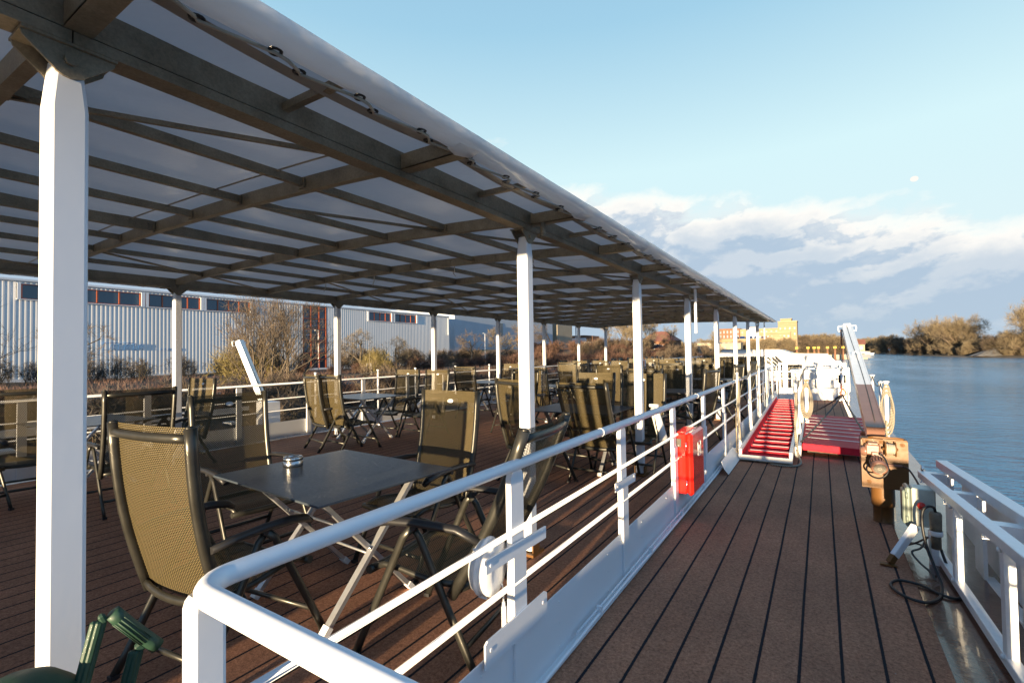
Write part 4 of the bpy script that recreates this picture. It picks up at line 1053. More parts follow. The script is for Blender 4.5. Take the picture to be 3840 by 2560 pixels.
    for (y, z) in ((4.42, ZT(4.42) - .035), (4.42, .07), (3.86, ZT(3.86) - .035), (3.02, ZT(3.02) - .035), (3.86, .06), (3.02, .06)): b.lathe((XI(y) - .022, y, z), (-1, 0, 0), [(.0001, 0), (.012, 0), (.012, .012), (.0001, .014)], 10)
    bl(b, 'knob', 'foot_white')
    b = MB(); b.lathe((XI(4.8), 4.80, ZT(4.8) + .02), (0, 0, 1), [(.0001, 0), (.007, 0), (.007, .012), (.010, .014), (.010, .026), (.007, .028), (.009, .045), (.0001, .048)], 12); bl(b, 'pin', 'steel_brushed')

    # ---------------- white flap folded against the kick plate
    b = MB(); b.prism([(6.05, 0.0), (7.10, 0.0), (7.12, .10), (7.0, .145), (6.10, .130), (6.02, .06)], 'x', 0, .006)
    b.v = [(-1.035 + p[0] + .62 * (.15 - p[2]) * 1.0, p[1], p[2] + .012) for p in b.v]
    for (y, z) in ((6.14, .045), (7.04, .10)):
        x = -1.035 + .62 * (.15 - z) + .007; b.lathe((x, y, z + .012), (.85, 0, .53), [(.0001, .0015), (.024, .0015), (.028, .0)], 10)
    tag(b.build('deck_flap', 'white_paint_worn'), 'worn white metal flap leaning on the kick plate past the red cabinet', 'flap')

    # ---------------- red gangway with battens
    r = empty('gangway', (-.63, 7.0, 0), 0, 'long narrow red gangway with raised battens and white side walls', 'gangway'); bl = at(r)
    ya, yb = 6.95, 12.6; xa0, xa1, xb0, xb1 = -.945, -.335, -.915, -.36; za, zb = .045, .30
    def G(u, t, dz=0): return (xa0 + (xb0 - xa0) * t + u * ((xa1 + (xb1 - xa1) * t) - (xa0 + (xb0 - xa0) * t)), ya + (yb - ya) * t, za + (zb - za) * t + dz)
    b = MB(); b.add([G(.03, 0), G(.97, 0), G(.97, 1), G(.03, 1), G(.03, 0, -.02), G(.97, 0, -.02), G(.97, 1, -.02), G(.03, 1, -.02)], [(0, 1, 2, 3), (7, 6, 5, 4), (0, 4, 5, 1), (2, 6, 7, 3), (1, 5, 6, 2), (3, 7, 4, 0)]); bl(b, 'floor', 'ramp_red')
    for u in (.03, .97):
        b = MB(); b.beam(G(u, 0, .045), G(u, 1, .045), .035, .13); w_ = bl(b, 'side_wall', 'white_paint_worn')
        b = MB(); s_ = 1 if u < .5 else -1; b.beam(Vector(G(u, .004, .035)) + Vector((s_ * .0195, 0, 0)), Vector(G(u, .99, .035)) + Vector((s_ * .0195, 0, 0)), .003, .085); bl(b, 'red_lining', 'ramp_red', w_)
    b = MB(); b.beam(Vector(G(0, 0, .01)) + Vector((0, -.015, 0)), Vector(G(1, 0, .01)) + Vector((0, -.015, 0)), .022, .06); bl(b, 'end_wall', 'white_paint_worn')
    b = MB(); b.box((-.64, 7.02, .012), (.60, .10, .022)); bl(b, 'bearer', 'wood_beam')
    for k in range(17):
        t = .055 + k * .0565
        b = MB(); b.beam(G(.13, t, .022), G(.93, t, .022), .035, .034, bev=.005); bt = bl(b, 'batten', 'ramp_red')
        b = MB(); b.beam(Vector(G(.16, t, .0405)) + Vector((0, -.004, 0)), Vector(G(.91, t, .0405)) + Vector((0, -.002, 0)), .027, .003); bl(b, 'worn_strip', 'strip_white', bt)
    for k, y in enumerate((7.30, 8.55, 9.8, 11.05, 12.3)):
        for s_ in (0, 1):
            t = (y - ya) / (yb - ya); p = Vector(G(0, t)) + Vector((-.03, 0, 0)) if s_ == 0 else Vector(G(1, t)) + Vector((.035, 0, 0))
            lean = -.10 + .02 * k if s_ == 0 else .03
            h_ = 1.05 if s_ == 0 else .90
            b = MB(); b.tube([p + Vector((0, 0, -.02)), p + Vector((lean * .2, .02, h_))], .017, 10); b.sphere(p + Vector((lean * .2, .02, h_ + .01)), .022, 8); b.cyl(p + Vector((0, 0, .0)), p + Vector((0, 0, .12)), .024, 10); bl(b, 'stanchion', 'white_paint_worn')
    for s_, x0 in ((0, -.975), (1, -.30)):
        b = MB(); P = []
        yy = (7.32, 8.57, 9.82, 11.07, 12.32); h_ = 1.07 if s_ == 0 else .93
        for i in range(4):
            for t in np.linspace(0, 1, 8)[:-1]: P.append((x0 + .0, yy[i] + (yy[i + 1] - yy[i]) * t, h_ + .04 * i - .16 * t * (1 - t)))
        b.tube(P, .012, 6)
        for q in (0, 1): b.tube([(x0 + .012 * math.sin(t * 7 + q), 7.28 + .025 * math.cos(t * 6 + q * 2) - .03 * q, 1.02 * (h_ / 1.07) - t * .80) for t in np.linspace(0, 1, 22)], .0125, 7)
        if s_ == 1: b.tube(cat([(x0, 7.25, .14), (x0 + .03, 7.18, .06), (x0 + .05, 7.05, .02), (x0 + .0, 6.88, .014), (x0 - .12, 6.83, .012), (x0 - .27, 6.85, .012)]), .012, 8)
        bl(b, 'hand_rope', 'rope')
    b = MB(); b.tube([(-.99, 7.1, .62), (-.985, 7.08, .40), (-.98, 7.05, .12)], [.006, .012, .008], 8); b.tube(arc((-.98, 7.05, .09), .022, 0, 330, 9, 'yz'), .006, 6, closed=True); b.tube(arc((-.99, 7.1, .65), .018, 0, 330, 9, 'yz'), .006, 6, closed=True); bl(b, 'turnbuckle', 'galvanised')

    # ---------------- wide red ramp with white strips
    r = empty('boarding_ramp', (.1, 9.3, 0), 0, 'wide red boarding ramp with pale anti slip strips lying under the crane', 'ramp'); bl = at(r)
    c4 = [(-.245, 7.68), (.475, 7.54), (.60, 10.95), (-.285, 11.15)]; b = MB()
    b.add([(p[0], p[1], .165) for p in c4] + [(p[0], p[1], .075) for p in c4], [(0, 1, 2, 3), (7, 6, 5, 4), (0, 4, 5, 1), (1, 5, 6, 2), (2, 6, 7, 3), (3, 7, 4, 0)]); bl(b, 'plate', 'ramp_red')
    for k in range(8):
        t = .05 + k * .115; p = Vector((*c4[0], 0)).lerp(Vector((*c4[3], 0)), t); q = Vector((*c4[1], 0)).lerp(Vector((*c4[2], 0)), t); p.z = q.z = .167
        if k == 0: continue
        b = MB(); b.beam(p.lerp(q, .03), q.lerp(p, .01), .040, .0025); bl(b, 'anti_slip_strip', 'strip_white')
    b = MB(); b.beam((-.275, 7.45, .10), (-.30, 11.2, .12), .035, .13); bl(b, 'side_bar', 'white_paint_worn')
    b = MB(); b.box((.1, 8.0, .035), (.6, .1, .07)); b.box((.1, 10.8, .035), (.6, .1, .07)); bl(b, 'bearer', 'wood_beam')

    # rope stanchions at the ship's side
    for i, (y, h_) in enumerate(((8.62, .96), (9.42, .91), (10.8, .95))):
        r = empty('stanchion', (.76, y, 0), 0, ('white stanchion at the water side with a thick coil of rope hung on it', 'plain white stanchion at the water side just behind the coiled rope one', 'white stanchion at the water side, farthest of three beside the boom')[i], 'stanchion'); bl = at(r)
        b = MB(); b.cyl((.76, y, -.05), (.76, y, h_), .026 if i == 0 else .022, 12); bl(b, 'post', 'white_paint_worn')
        b = MB(); b.lathe((.76, y, h_), (0, 0, 1), [(.026, -.01), (.042, 0), (.042, .012), (.0001, .022)], 14); bl(b, 'cap', 'white_paint_worn')
    b = MB()
    for q in range(5):
        P = [(.76 + (.050 + .006 * q) * math.cos(a), 8.585 - .008 * q + .01 * math.sin(a * 2), .66 - .03 * q + (.27 - .02 * (q % 2)) * math.sin(a) * (1 if math.sin(a) > 0 else 1.15)) for a in np.linspace(0, 2 * PI, 26)[:-1]]
        b.tube(P, .012, 7, closed=True)
    b.tube(cat([(.75, 8.56, .42), (.74, 8.54, .30), (.755, 8.55, .15), (.76, 8.6, .0)]), .013, 7)
    tag(b.build('rope_coil', 'rope'), 'thick beige rope coiled over the stanchion right of the boom', 'rope')
    b = MB(); P = []
    for (p, q) in (((.76, 8.62, .93), (.76, 9.42, .91)), ((.76, 9.42, .91), (.76, 10.8, .95))):
        for t in np.linspace(0, 1, 8)[:-1]: v_ = Vector(p).lerp(Vector(q), t); v_.z -= .22 * t * (1 - t) * 2; P.append(v_)
    P.append((.76, 10.8, .95)); b.tube(P, .008, 6); tag(b.build('guard_rope', 'wire'), 'dark thin rope slung between the three water side stanchions', 'rope')
    # rope coil on the far gangway stanchion
    b = MB()
    for q in range(5):
        b.tube([(-.235 + (.055 + .008 * q) * math.cos(a), 9.75 + .01 * q, .60 - .02 * q + .27 * math.sin(a)) for a in np.linspace(0, 2 * PI, 24)[:-1]], .013, 7, closed=True)
    tag(b.build('rope_coil', 'rope'), 'thick beige rope coil hanging between the two red gangways', 'rope')
    r = empty('stanchion', (-.235, 9.85, 0), 0, 'white stanchion between the red gangways carrying the rope coil', 'stanchion'); bl = at(r)
    b = MB(); b.beam((-.235, 9.85, 0), (-.235, 9.85, 1.02), .05, .03, up=(0, 1, 0)); bl(b, 'post', 'white_paint'); b = MB(); b.box((-.235, 9.84, .90), (.07, .05, .05)); bl(b, 'rope_clip', 'brown_enamel')

    # ---------------- cross gate at the end of the passage
    r = empty('cross_gate', (-.25, 16.0, 0), 0, 'white gate and kick plate closing the passage beyond the red ramps', 'gate'); bl = at(r)
    b = MB(); b.box((-.25, 16.0, .175), (1.62, .02, .33)); bl(b, 'kick_plate', 'white_far')
    b = MB(); b.beam((-1.06, 16, 1.03), (.56, 16, 1.03), .05, .055); bl(b, 'top_rail', 'white_far')
    for z in (.60, .80):
        b = MB(); b.beam((-1.06, 16, z), (.56, 16, z), .02, .022); bl(b, 'mid_rail', 'white_far')
    for x, w in ((-1.03, .05), (-.93, .05), (-.86, .06), (-.10, .07), (-.01, .07), (.53, .06)):
        b = MB(); b.box((x, 16.0, .51), (w, .045, 1.02)); bl(b, 'gate_post', 'white_far')
    for (x, y, w, h_, lab) in ((-.48, 17.2, .62, .80, 'white steel deck locker behind the left half of the cross gate'), (.22, 17.4, .62, .82, 'white steel deck locker behind the right half of the cross gate')):
        r = empty('deck_locker', (x, y, 0), 0, lab, 'locker'); bl = at(r)
        b = MB(); b.box((x, y, h_ / 2), (w, .7, h_), None, .01); bl(b, 'body', 'white_far'); b = MB(); b.box((x, y, h_ + .012), (w + .03, .74, .024), None, .005); bl(b, 'lid', 'white_far')
    r = empty('side_railing', (.5, 20, 0), 0, 'low white railing along the forward water side behind the cross gate', 'railing'); bl = at(r)
    for z in (.45, .60, .75, .90):
        b = MB(); b.beam((.62, 16.2, z), (.62, 23.6, z), .03, .03); bl(b, 'rail', 'white_far')
    for y in np.arange(16.3, 23.7, 1.2):
        b = MB(); b.box((.62, y, .45), (.05, .05, .90)); bl(b, 'rail_post', 'white_far')
    for y in (18.6, 20.5, 22.3):
        for z in (.62, .80, .95):
            b = MB(); b.beam((-.2, y, z), (.60, y, z), .04, .04); bl(b, 'cross_rail', 'white_far')
    # ---------------- forward superstructure
    r = empty('forward_deckhouse', (-3.2, 30, 0), 0, 'wide white screen with sloping shoulders at the forward end of the sun deck', 'deckhouse'); bl = at(r)
    b = MB(); b.prism([(-7.6, 0), (-7.6, .85), (-4.45, .92), (-3.99, 1.46), (-1.60, 1.43), (-1.08, 1.24), (-1.08, 0)], 'y', 25.0, 28.2); bl(b, 'screen', 'white_far')
    b = MB(); b.tube([(-4.45, 24.97, .93), (-3.99, 24.97, 1.47), (-1.60, 24.97, 1.44), (-1.08, 24.97, 1.25)], .015, 6); bl(b, 'edge_trim', 'wood_beam')
    b = MB(); b.box((-2.54, 24.97, .75), (.04, .05, 1.35)); bl(b, 'joint_strip', 'white_far')
    r = empty('bow_bulwark', (-.2, 24, 0), 0, 'white bow side wall with a brown capping and sloping end beside the water', 'bulwark'); bl = at(r)
    b = MB(); b.prism([(-1.10, 0), (-1.10, 1.25), (.22, 1.215), (.78, .60), (.95, .10), (.95, 0)], 'y', 24.0, 27.0); bl(b, 'wall', 'white_far')
    b = MB(); b.beam((-1.12, 23.97, 1.262), (.24, 23.97, 1.228), .06, .03); bl(b, 'capping', 'wood_beam')
    b = MB(); b.cyl((.86, 13.5, .12), (.86, 13.5, .30), .07, 14); b.sphere((.86, 13.5, .30), .085, 12); tag(b.build('bollard', 'white_far'), 'round white mooring bollard at the water side beyond the ramp', 'bollard')
    # port side boom and stowed stairs
    r = empty('deck_crane', (-8.9, 4.9, 0), 0, 'white crane boom rising beyond the far railing at the left', 'crane'); bl = at(r)
    b = MB(); A2 = Vector((-8.88, 5.15, .55)); B2 = Vector((-9.35, 4.92, 1.76)); b.beam(A2, B2, .125, .10); bl(b, 'boom', 'alu_white')
    b = MB(); b.tube([B2 + Vector((0, -.09, .0)), B2 + Vector((0, -.13, -.02)), B2 + Vector((0, -.12, -.10)), B2 + Vector((0, -.07, -.10))], .010, 6); b.tube([B2 + Vector((0, .07, .0)), B2 + Vector((0, .12, -.02)), B2 + Vector((0, .11, -.10)), B2 + Vector((0, .06, -.10))], .010, 6); bl(b, 'boom_head', 'white_paint')
    b = MB(); b.tube([A2 + Vector((.07, 0, 0)), A2.lerp(B2, .5) + Vector((.055, .01, 0)), B2 + Vector((.055, 0, 0))], .004, 5); bl(b, 'boom_cable', 'wire')
    b = MB(); b.box((-8.85, 5.2, .20), (.3, .3, .8), None, .01); bl(b, 'pedestal', 'white_paint')
    r = empty('boarding_stairs', (-8.75, 2.6, 0), 0, 'white aluminium stairs stowed outside the far railing behind the black chairs', 'stairs'); bl = at(r)
    for (z, x) in ((.56, -8.45), (.50, -8.75), (.12, -8.45), (.05, -8.75)):
        b = MB(); b.beam((x, -2.5, z), (x, 4.6, z), .06, .07); bl(b, 'stringer', 'alu_white')
    for y in np.arange(-2.2, 4.6, .55):
        b = MB(); b.box((-8.6, y, .32), (.3, .16, .03)); bl(b, 'stair_tread', 'alu_white')
equipment()

# ================================================================== SURROUNDINGS
def ground_z(X, Y):
    s = lambda t: np.clip(t, 0, 1) ** 2 * (3 - 2 * np.clip(t, 0, 1))
    bank = -4.2 + 3.1 * s((-X - 13.0 + .6 * np.sin(Y * .11)) / 7.5)
    z = bank + .35 * s((-X - 24) / 12) + .35 * s((-X - 40) / 15)
    z = z + 2.6 * s((Y - 70) / 16) * s((-X - 22) / 14) * (1 - .55 * s((Y - 150) / 120))
    return z + .08 * np.sin(X * .7 + Y * .23) + .06 * np.sin(Y * .9 - X * .3)
def terrain():
    xs = np.concatenate([np.linspace(-12.2, -40, 46), np.linspace(-43, -400, 40)]); ys = np.concatenate([np.linspace(-120, -12, 20), np.linspace(-10, 120, 110), np.linspace(126, 620, 60)])
    X, Y = np.meshgrid(xs, ys); bend = np.clip((Y - 200) / 420, 0, 1) ** 1.6 * 34 ; Z = ground_z(X, Y)
    V = np.stack([X + bend, Y, Z], -1).reshape(-1, 3); n, m = X.shape
    I = np.arange(n * m).reshape(n, m); F = np.stack([I[:-1, :-1], I[:-1, 1:], I[1:, 1:], I[1:, :-1]], -1).reshape(-1, 4)
    tag(raw('river_bank', V, F, 'bank_ground', smooth=True), kind='structure')
    # far side: bank closing the bend and the right bank
    line = [(-60, 640), (10, 636), (27, 618), (37, 520), (43, 430), (48, 350), (53, 302), (62, 280), (69, 266), (82, 225), (100, 178), (135, 110), (190, 40), (300, -40)]
    V = []; F = []
    for (x, y) in line:
        d = Vector((x - 20, y - 80, 0)).normalized(); n_ = Vector((1, .55, 0)).normalized() if y < 600 else Vector((.1, 1, 0)).normalized()
        for (t, z) in ((-2, -4.2), (0, -3.45), (1.5, -3.0), (5, -2.7), (12, -2.3), (60, -1.8), (900, 3.)): V.append((x + n_.x * t + (1.2 * math.sin(y * .2) if 0 < t < 12 else 0), y + n_.y * t, z + (.15 * math.sin(y * .5 + t) if t > 0 else 0)))
    for i in range(len(line) - 1):
        for k in range(6): a = i * 7 + k; F.append((a, a + 1, a + 8, a + 7))
    tag(raw('far_bank', V, F, 'far_ground', smooth=True), kind='structure')
    b = MB(); b.add([(-60, -500, -3.5), (900, -500, -3.5), (900, 1400, -3.5), (-60, 1400, -3.5)], [(0, 1, 2, 3)]); tag(b.build('water', 'water'), kind='structure')
    b = MB(); b.add([(-3500, -3000, -4.6), (3500, -3000, -4.6), (3500, 4500, -4.6), (-3500, 4500, -4.6)], [(0, 1, 2, 3)]); tag(b.build('ground', 'far_ground'), kind='structure')
    # gravel footpath along the bank
    b = MB(); b.strip([[(x, y, float(ground_z(np.float64(x), np.float64(y))) + .05) for x in (-33.2, -32.1, -31.0)] for y in np.arange(-15, 120, 2.5)]); tag(b.build('footpath', 'gravel'), kind='structure')

# ------------------------------------------------------------------ bare trees
def grow(seed, h=8., lean=.0, spread=.6, levels=4, kids=(5, 4, 4), up=.35, trunk_r=.18, tw_n=9, tw_len=.9, tw_w=.035, first=.25, multi=1, droop=0., ratio=.62, jitter=.25, tw_sp=.55):
    rg = np.random.default_rng(seed); br = []; tips = []
    def rec(p, d, L, r, lv):
        pts = [p]; n = 4; rr = [r]
        for i in range(n):
            d = d + rg.normal(0, jitter * .35, 3) + np.array([0, 0, up * .12 if lv else .0]) - np.array([0, 0, droop * .1 * lv]); d /= np.linalg.norm(d)
            p = p + d * L / n; pts.append(p); rr.append(r * (1 - .75 * (i + 1) / n) if lv == levels - 1 else r * (1 - .5 * (i + 1) / n))
        br.append((pts, rr, lv))
        if lv < levels - 1:
            k = kids[min(lv, len(kids) - 1)]
            for j in range(k):
                t = (first if lv == 0 else .25) + (1 - (first if lv == 0 else .25)) * (j + rg.random()) / k; i = min(int(t * n), n - 1); q = pts[i] + (pts[i + 1] - pts[i]) * (t * n - i)
                a = rg.random() * 2 * PI; perp = np.cross(d, [math.cos(a), math.sin(a), .3]); perp /= np.linalg.norm(perp)
                nd = d * (1 - spread * .55) + perp * spread + np.array([0, 0, up * .3]); nd /= np.linalg.norm(nd)
                rec(q, nd, L * ratio * (1.15 - .45 * t) * rg.uniform(.8, 1.15), max(rr[i] * .55, .006), lv + 1)
        else: tips.append((pts, d))
    for q in range(multi):
        a = rg.random() * 2 * PI; dd = np.array([lean + (.35 * math.cos(a) if multi > 1 else 0), (.35 * math.sin(a) if multi > 1 else 0), 1.]); dd /= np.linalg.norm(dd)
        rec(np.array([.15 * math.cos(a), .15 * math.sin(a), -.3]) * (multi > 1) + np.array([0, 0, -.2]), dd, h * .62 * rg.uniform(.85, 1.1), trunk_r, 0)
    V = []; F = []
    for (pts, rr, lv) in br:
        n = 6 if lv == 0 else (4 if lv == 1 else 3); o = len(V)
        for i, p in enumerate(pts):
            t = pts[min(i + 1, len(pts) - 1)] - pts[max(i - 1, 0)]; t = t / (np.linalg.norm(t) + 1e-9); u = np.cross(t, [.31, .9, .2]); u /= np.linalg.norm(u); w = np.cross(t, u)
            for k in range(n): a = 2 * PI * k / n; V.append(p + (u * math.cos(a) + w * math.sin(a)) * rr[i])
        for i in range(len(pts) - 1):
            for k in range(n): F.append((o + i * n + k, o + i * n + (k + 1) % n, o + (i + 1) * n + (k + 1) % n, o + (i + 1) * n + k))
    # twigs: slim triangles fanned from the last branches
    P = []; Dn = []
    for (pts, d) in tips:
        for j in range(tw_n):
            t = rg.random() * (len(pts) - 1); i = int(t); P.append(pts[i] + (pts[i + 1] - pts[i]) * (t - i)); Dn.append(d)
    P = np.array(P); Dn = np.array(Dn); m = len(P); D = Dn * .8 + rg.normal(0, tw_sp, (m, 3)) + np.array([0, 0, up * .8 - droop]); D /= np.linalg.norm(D, axis=1)[:, None]
    S = np.cross(D, rg.normal(0, 1, (m, 3))); S /= np.linalg.norm(S, axis=1)[:, None]; L = tw_len * rg.uniform(.5, 1.2, m)[:, None]; M_ = P + D * L * .5 + rg.normal(0, .06, (m, 3)) * L
    TV = np.concatenate([P - S * tw_w / 2, P + S * tw_w / 2, M_ + S * tw_w * .35, M_ - S * tw_w * .35, P + D * L], 0)
    I = np.arange(m); q4 = np.stack([I, I + m, I + 2 * m, I + 3 * m], 1); q3 = np.stack([I + 3 * m, I + 2 * m, I + 4 * m, I + 4 * m], 1)
    return np.array(V), np.array(F), TV, q4, q3
def tree_obj(name, seed, twmat, barkmat='bark', **kw):
    V, F, TV, q4, q3 = grow(seed, **kw); root = empty(name)
    raw('trunk', V, F, barkmat, root)
    me = bpy.data.meshes.new('crown'); faces = [tuple(f) for f in q4] + [(a, b, c) for a, b, c, _ in q3]
    me.from_pydata(TV.tolist(), [], [tuple(map(int, f)) for f in faces]); me.materials.append(MATS[twmat]); me.update()
    o = bpy.data.objects.new('crown', me); COL.objects.link(o); o.parent = root
    return root
def place(src, used, x, y, z, s, rz, label, cat, group=None, sz=1.):
    if src.name in used: o = copy_tree(src, label, group)
    else: used.add(src.name); o = src; o['label'] = label
    if group: o['group'] = group
    elif 'group' in o: del o['group']
    o['category'] = cat; o.location = (x, y, z); o.scale = (s, s, s * sz); o.rotation_euler = (0, 0, rz); return o
def gz(x, y): return float(ground_z(np.float64(x), np.float64(y)))
def vegetation():
    U = set(); rd = random.Random(5)
    # near bank prototypes
    sh1 = tree_obj('bare_shrub', 1, 'twig_red', 'twig_dark', h=2.0, multi=9, levels=3, kids=(4, 4), spread=.75, trunk_r=.022, tw_n=9, tw_len=.55, tw_w=.018, first=.15, ratio=.6)
    sh2 = tree_obj('bare_shrub', 2, 'twig_brown', 'twig_dark', h=3.2, multi=7, levels=4, kids=(4, 3, 3), spread=.6, trunk_r=.035, tw_n=6, tw_len=.6, tw_w=.020, first=.2, up=.5)
    sh3 = tree_obj('bare_shrub', 3, 'twig_grey', 'twig_dark', h=2.6, multi=8, levels=4, kids=(3, 3, 3), spread=.85, trunk_r=.03, tw_n=6, tw_len=.5, tw_w=.018, droop=.3)
    shy = tree_obj('bare_shrub', 4, 'twig_yellow', 'twig_yellow', h=4.6, multi=8, levels=4, kids=(4, 4, 3), spread=.7, trunk_r=.05, tw_n=8, tw_len=.75, tw_w=.024, droop=.1)
    fan = tree_obj('bare_tree', 5, 'twig_brown', 'bark', h=7.4, multi=7, levels=4, kids=(5, 4, 4), spread=.55, trunk_r=.075, tw_n=4, tw_len=.85, tw_w=.018, up=.45)
    app = tree_obj('bare_tree', 6, 'twig_gold', 'bark', h=6.4, lean=.1, levels=5, kids=(6, 5, 4, 3), spread=.95, trunk_r=.16, tw_n=6, tw_len=.55, tw_w=.022, first=.3, up=.2, ratio=.66, jitter=.45)
    app2 = tree_obj('bare_tree', 16, 'twig_brown', 'bark', h=7.2, lean=-.35, levels=5, kids=(6, 4, 4, 3), spread=.85, trunk_r=.15, tw_n=5, tw_len=.6, tw_w=.022, first=.35, up=.25, jitter=.5)
    tall = tree_obj('bare_tree', 7, 'twig_gold', 'bark', h=13., levels=5, kids=(8, 5, 4, 4), spread=.6, trunk_r=.24, tw_n=5, tw_len=1.0, tw_w=.04, first=.22, up=.5)
    ora = tree_obj('young_tree', 8, 'leaf_orange', 'bark', h=4.2, levels=4, kids=(7, 5, 4), spread=.7, trunk_r=.05, tw_n=14, tw_len=.16, tw_w=.13, first=.35, up=.3)
    def P(src, X, Y, s, lab, cat='tree', grp=None, sz=1., dz=0): return place(src, U, X, Y, gz(X, Y) + dz, s, rd.random() * 6.28, lab, cat, grp, sz)
    P(fan, -27.0, 15.6, .92, 'large many stemmed bare bush tree spreading its branches in front of the hall')
    P(fan, -29.5, 18.8, .98, 'many stemmed bare bush tree just left of the red framed stair tower')
    P(shy, -31.0, 17.3, .95, 'bright yellow twigged bush behind the white crane boom', 'shrub')
    P(shy, -38.0, 34.0, .8, 'yellowish twigged bush right of the red framed stair tower', 'shrub')
    P(fan, -42, 5.0, 1.0, 'bare tree at the left edge of the photo beside the white post')
    P(app2, -40, 9.6, .95, 'gnarled bare tree left behind the thick white post')
    P(app, -46.5, 39.0, 1.0, 'rounded gnarled bare tree with golden twigs right of the second slim post')
    P(app, -45.0, 43.0, .85, 'small gnarled bare tree leaning right in front of the hall windows')
    P(app2, -47.0, 61.0, 1.1, 'bare tree with forked trunk beside the third slim post')
    P(app, -48.0, 70.0, 1.25, 'bare tree with rusty seed heads in front of the grey block')
    P(app2, -50.0, 82.0, 1.2, 'bare tree with rusty twigs left of the little orange tree')
    P(app2, -52.0, 98.0, 1.2, 'dark bare tree just left of the second white starboard post')
    P(ora, -47.0, 76.5, 1.15, 'small young tree still wearing bright orange leaves', 'tree')
    tall_s = [(-44, 112, .55, 'slim bare poplars behind the thicket, left one'), (-37, 122, .62, 'golden bare tree behind the thicket by the sixth slim post'), (-36, 100, .60, 'pale bare tree right of the far slim posts'), (-30, 96, .62, 'multi stemmed golden bare tree left of the red roofed house'), (-29.5, 84, .60, 'tall spreading bare tree between the third and fourth white post'), (-27.5, 82, .55, 'spreading bare tree overlapping the red roofed house'), (-33, 130, .50, 'bare tree by the yellow low buildings'), (-24, 140, .58, 'tall narrow bare tree rising above the low yellow buildings'), (-26, 150, .45, 'bushy bare tree left of the yellow factory')]
    for (X, Y, s, lab) in tall_s: P(tall, X, Y, s, lab)
    # small staked tree
    r = empty('staked_sapling', (-36.5, 31.5, gz(-36.5, 31.5)), 0, 'young sapling held by three wooden stakes on the grass', 'sapling'); b = MB(); b.tube([(0, 0, 0), (.02, 0, 1.6), (-.03, 0, 3.4)], [.03, .022, .008], 6); b.build('trunk', 'twig_gold', r)
    for k in range(3):
        a = 2 * PI * k / 3; b = MB(); b.cyl((.35 * math.cos(a), .35 * math.sin(a), -.1), (.22 * math.cos(a), .22 * math.sin(a), 1.35), .035, 6); b.build('stake', 'wood_beam', r)
    # scrub in front of the hall and on the bank
    def many(src, n, xr, yr, sr, lab, grp, seedo):
        rr = random.Random(seedo)
        for _ in range(n):
            X = rr.uniform(*xr); Y = rr.uniform(*yr); P(src, X, Y, rr.uniform(*sr), lab, 'shrub', grp)
    many(sh3, 26, (-56, -50), (-2, 34), (.8, 1.2), 'grey tangled bare shrub at the foot of the hall', 'grey scrub along the hall', 1)
    many(sh2, 30, (-56, -49), (30, 72), (.7, 1.15), 'brown bare shrub at the foot of the hall', 'brown scrub along the hall', 2)
    many(sh1, 40, (-50, -44), (26, 105), (.8, 1.3), 'low rust red bare shrub in the dry grass before the hall', 'rust red scrub', 3)
    many(sh3, 34, (-21.5, -16.0), (2, 42), (.70, 1.05), 'bare tangled shrub on the slope beside the ship', 'scrub on the river slope', 4)
    many(sh2, 22, (-22, -17.0), (3, 38), (.55, .85), 'upright bare shrub on the slope beside the ship', 'upright scrub on the river slope', 5)
    many(sh1, 60, (-44, -22), (60, 112), (1.2, 1.9), 'reddish bare thicket shrub on the raised bank', 'thicket on the raised bank', 6)
    many(sh2, 34, (-36, -20), (74, 150), (.9, 1.3), 'brown bare thicket shrub on the raised bank', 'brown thicket on the raised bank', 7)
    many(sh1, 46, (-30, -19), (4, 60), (.6, 1.0), 'low rust brown scrub bush at the top of the river slope', 'rust brown scrub at the top of the slope', 8)
    # dry grass as one mass
    n = 90000; X = RNG.uniform(-50, -15, n); Y = RNG.uniform(-4, 118, n); keep = (np.sin(X * .5) + np.sin(Y * .37 + X * .2) + RNG.normal(0, .7, n)) > -.7; X, Y = X[keep], Y[keep]; m = len(X); Z = ground_z(X, Y)
    P0 = np.stack([X, Y, Z], 1); D = np.stack([RNG.normal(0, .35, m), RNG.normal(0, .35, m), np.ones(m)], 1); L = RNG.uniform(.15, .5, m)[:, None]; S = np.stack([RNG.normal(0, 1, m), RNG.normal(0, 1, m), np.zeros(m)], 1); S /= np.linalg.norm(S, axis=1)[:, None]
    V = np.concatenate([P0 - S * .012, P0 + S * .012, P0 + D * L], 0); I = np.arange(m); tag(raw('dry_grass', V, np.stack([I, I + m, I + 2 * m], 1), 'grass_dry'), 'matted reddish dry grass covering the river bank', 'grass', kind='stuff')
    # far woods and right bank
    pop = tree_obj('bare_tree', 21, 'twig_gold', 'twig_brown', h=25, multi=6, levels=5, kids=(8, 6, 5, 4), spread=.62, trunk_r=.4, tw_n=4, tw_len=2.4, tw_w=.05, first=.05, up=.45, ratio=.60, tw_sp=.5, jitter=.42)
    wil = tree_obj('bare_tree', 22, 'twig_gold', 'twig_brown', h=16, multi=6, levels=5, kids=(7, 6, 5, 4), spread=.85, trunk_r=.35, tw_n=4, tw_len=2.0, tw_w=.05, first=.04, up=.30, ratio=.64, tw_sp=.55, jitter=.45)
    drk = tree_obj('bare_tree', 23, 'twig_brown', 'twig_dark', h=14, multi=5, levels=5, kids=(7, 5, 5, 4), spread=.90, trunk_r=.3, tw_n=4, tw_len=1.6, tw_w=.05, first=.08, up=.25, ratio=.66, tw_sp=.6, jitter=.5)
    LR = [(.0, 640), (.045, 618), (.071, 520), (.100, 430), (.137, 350), (.175, 302), (.221, 280), (.259, 266), (.364, 225), (.56, 178)]
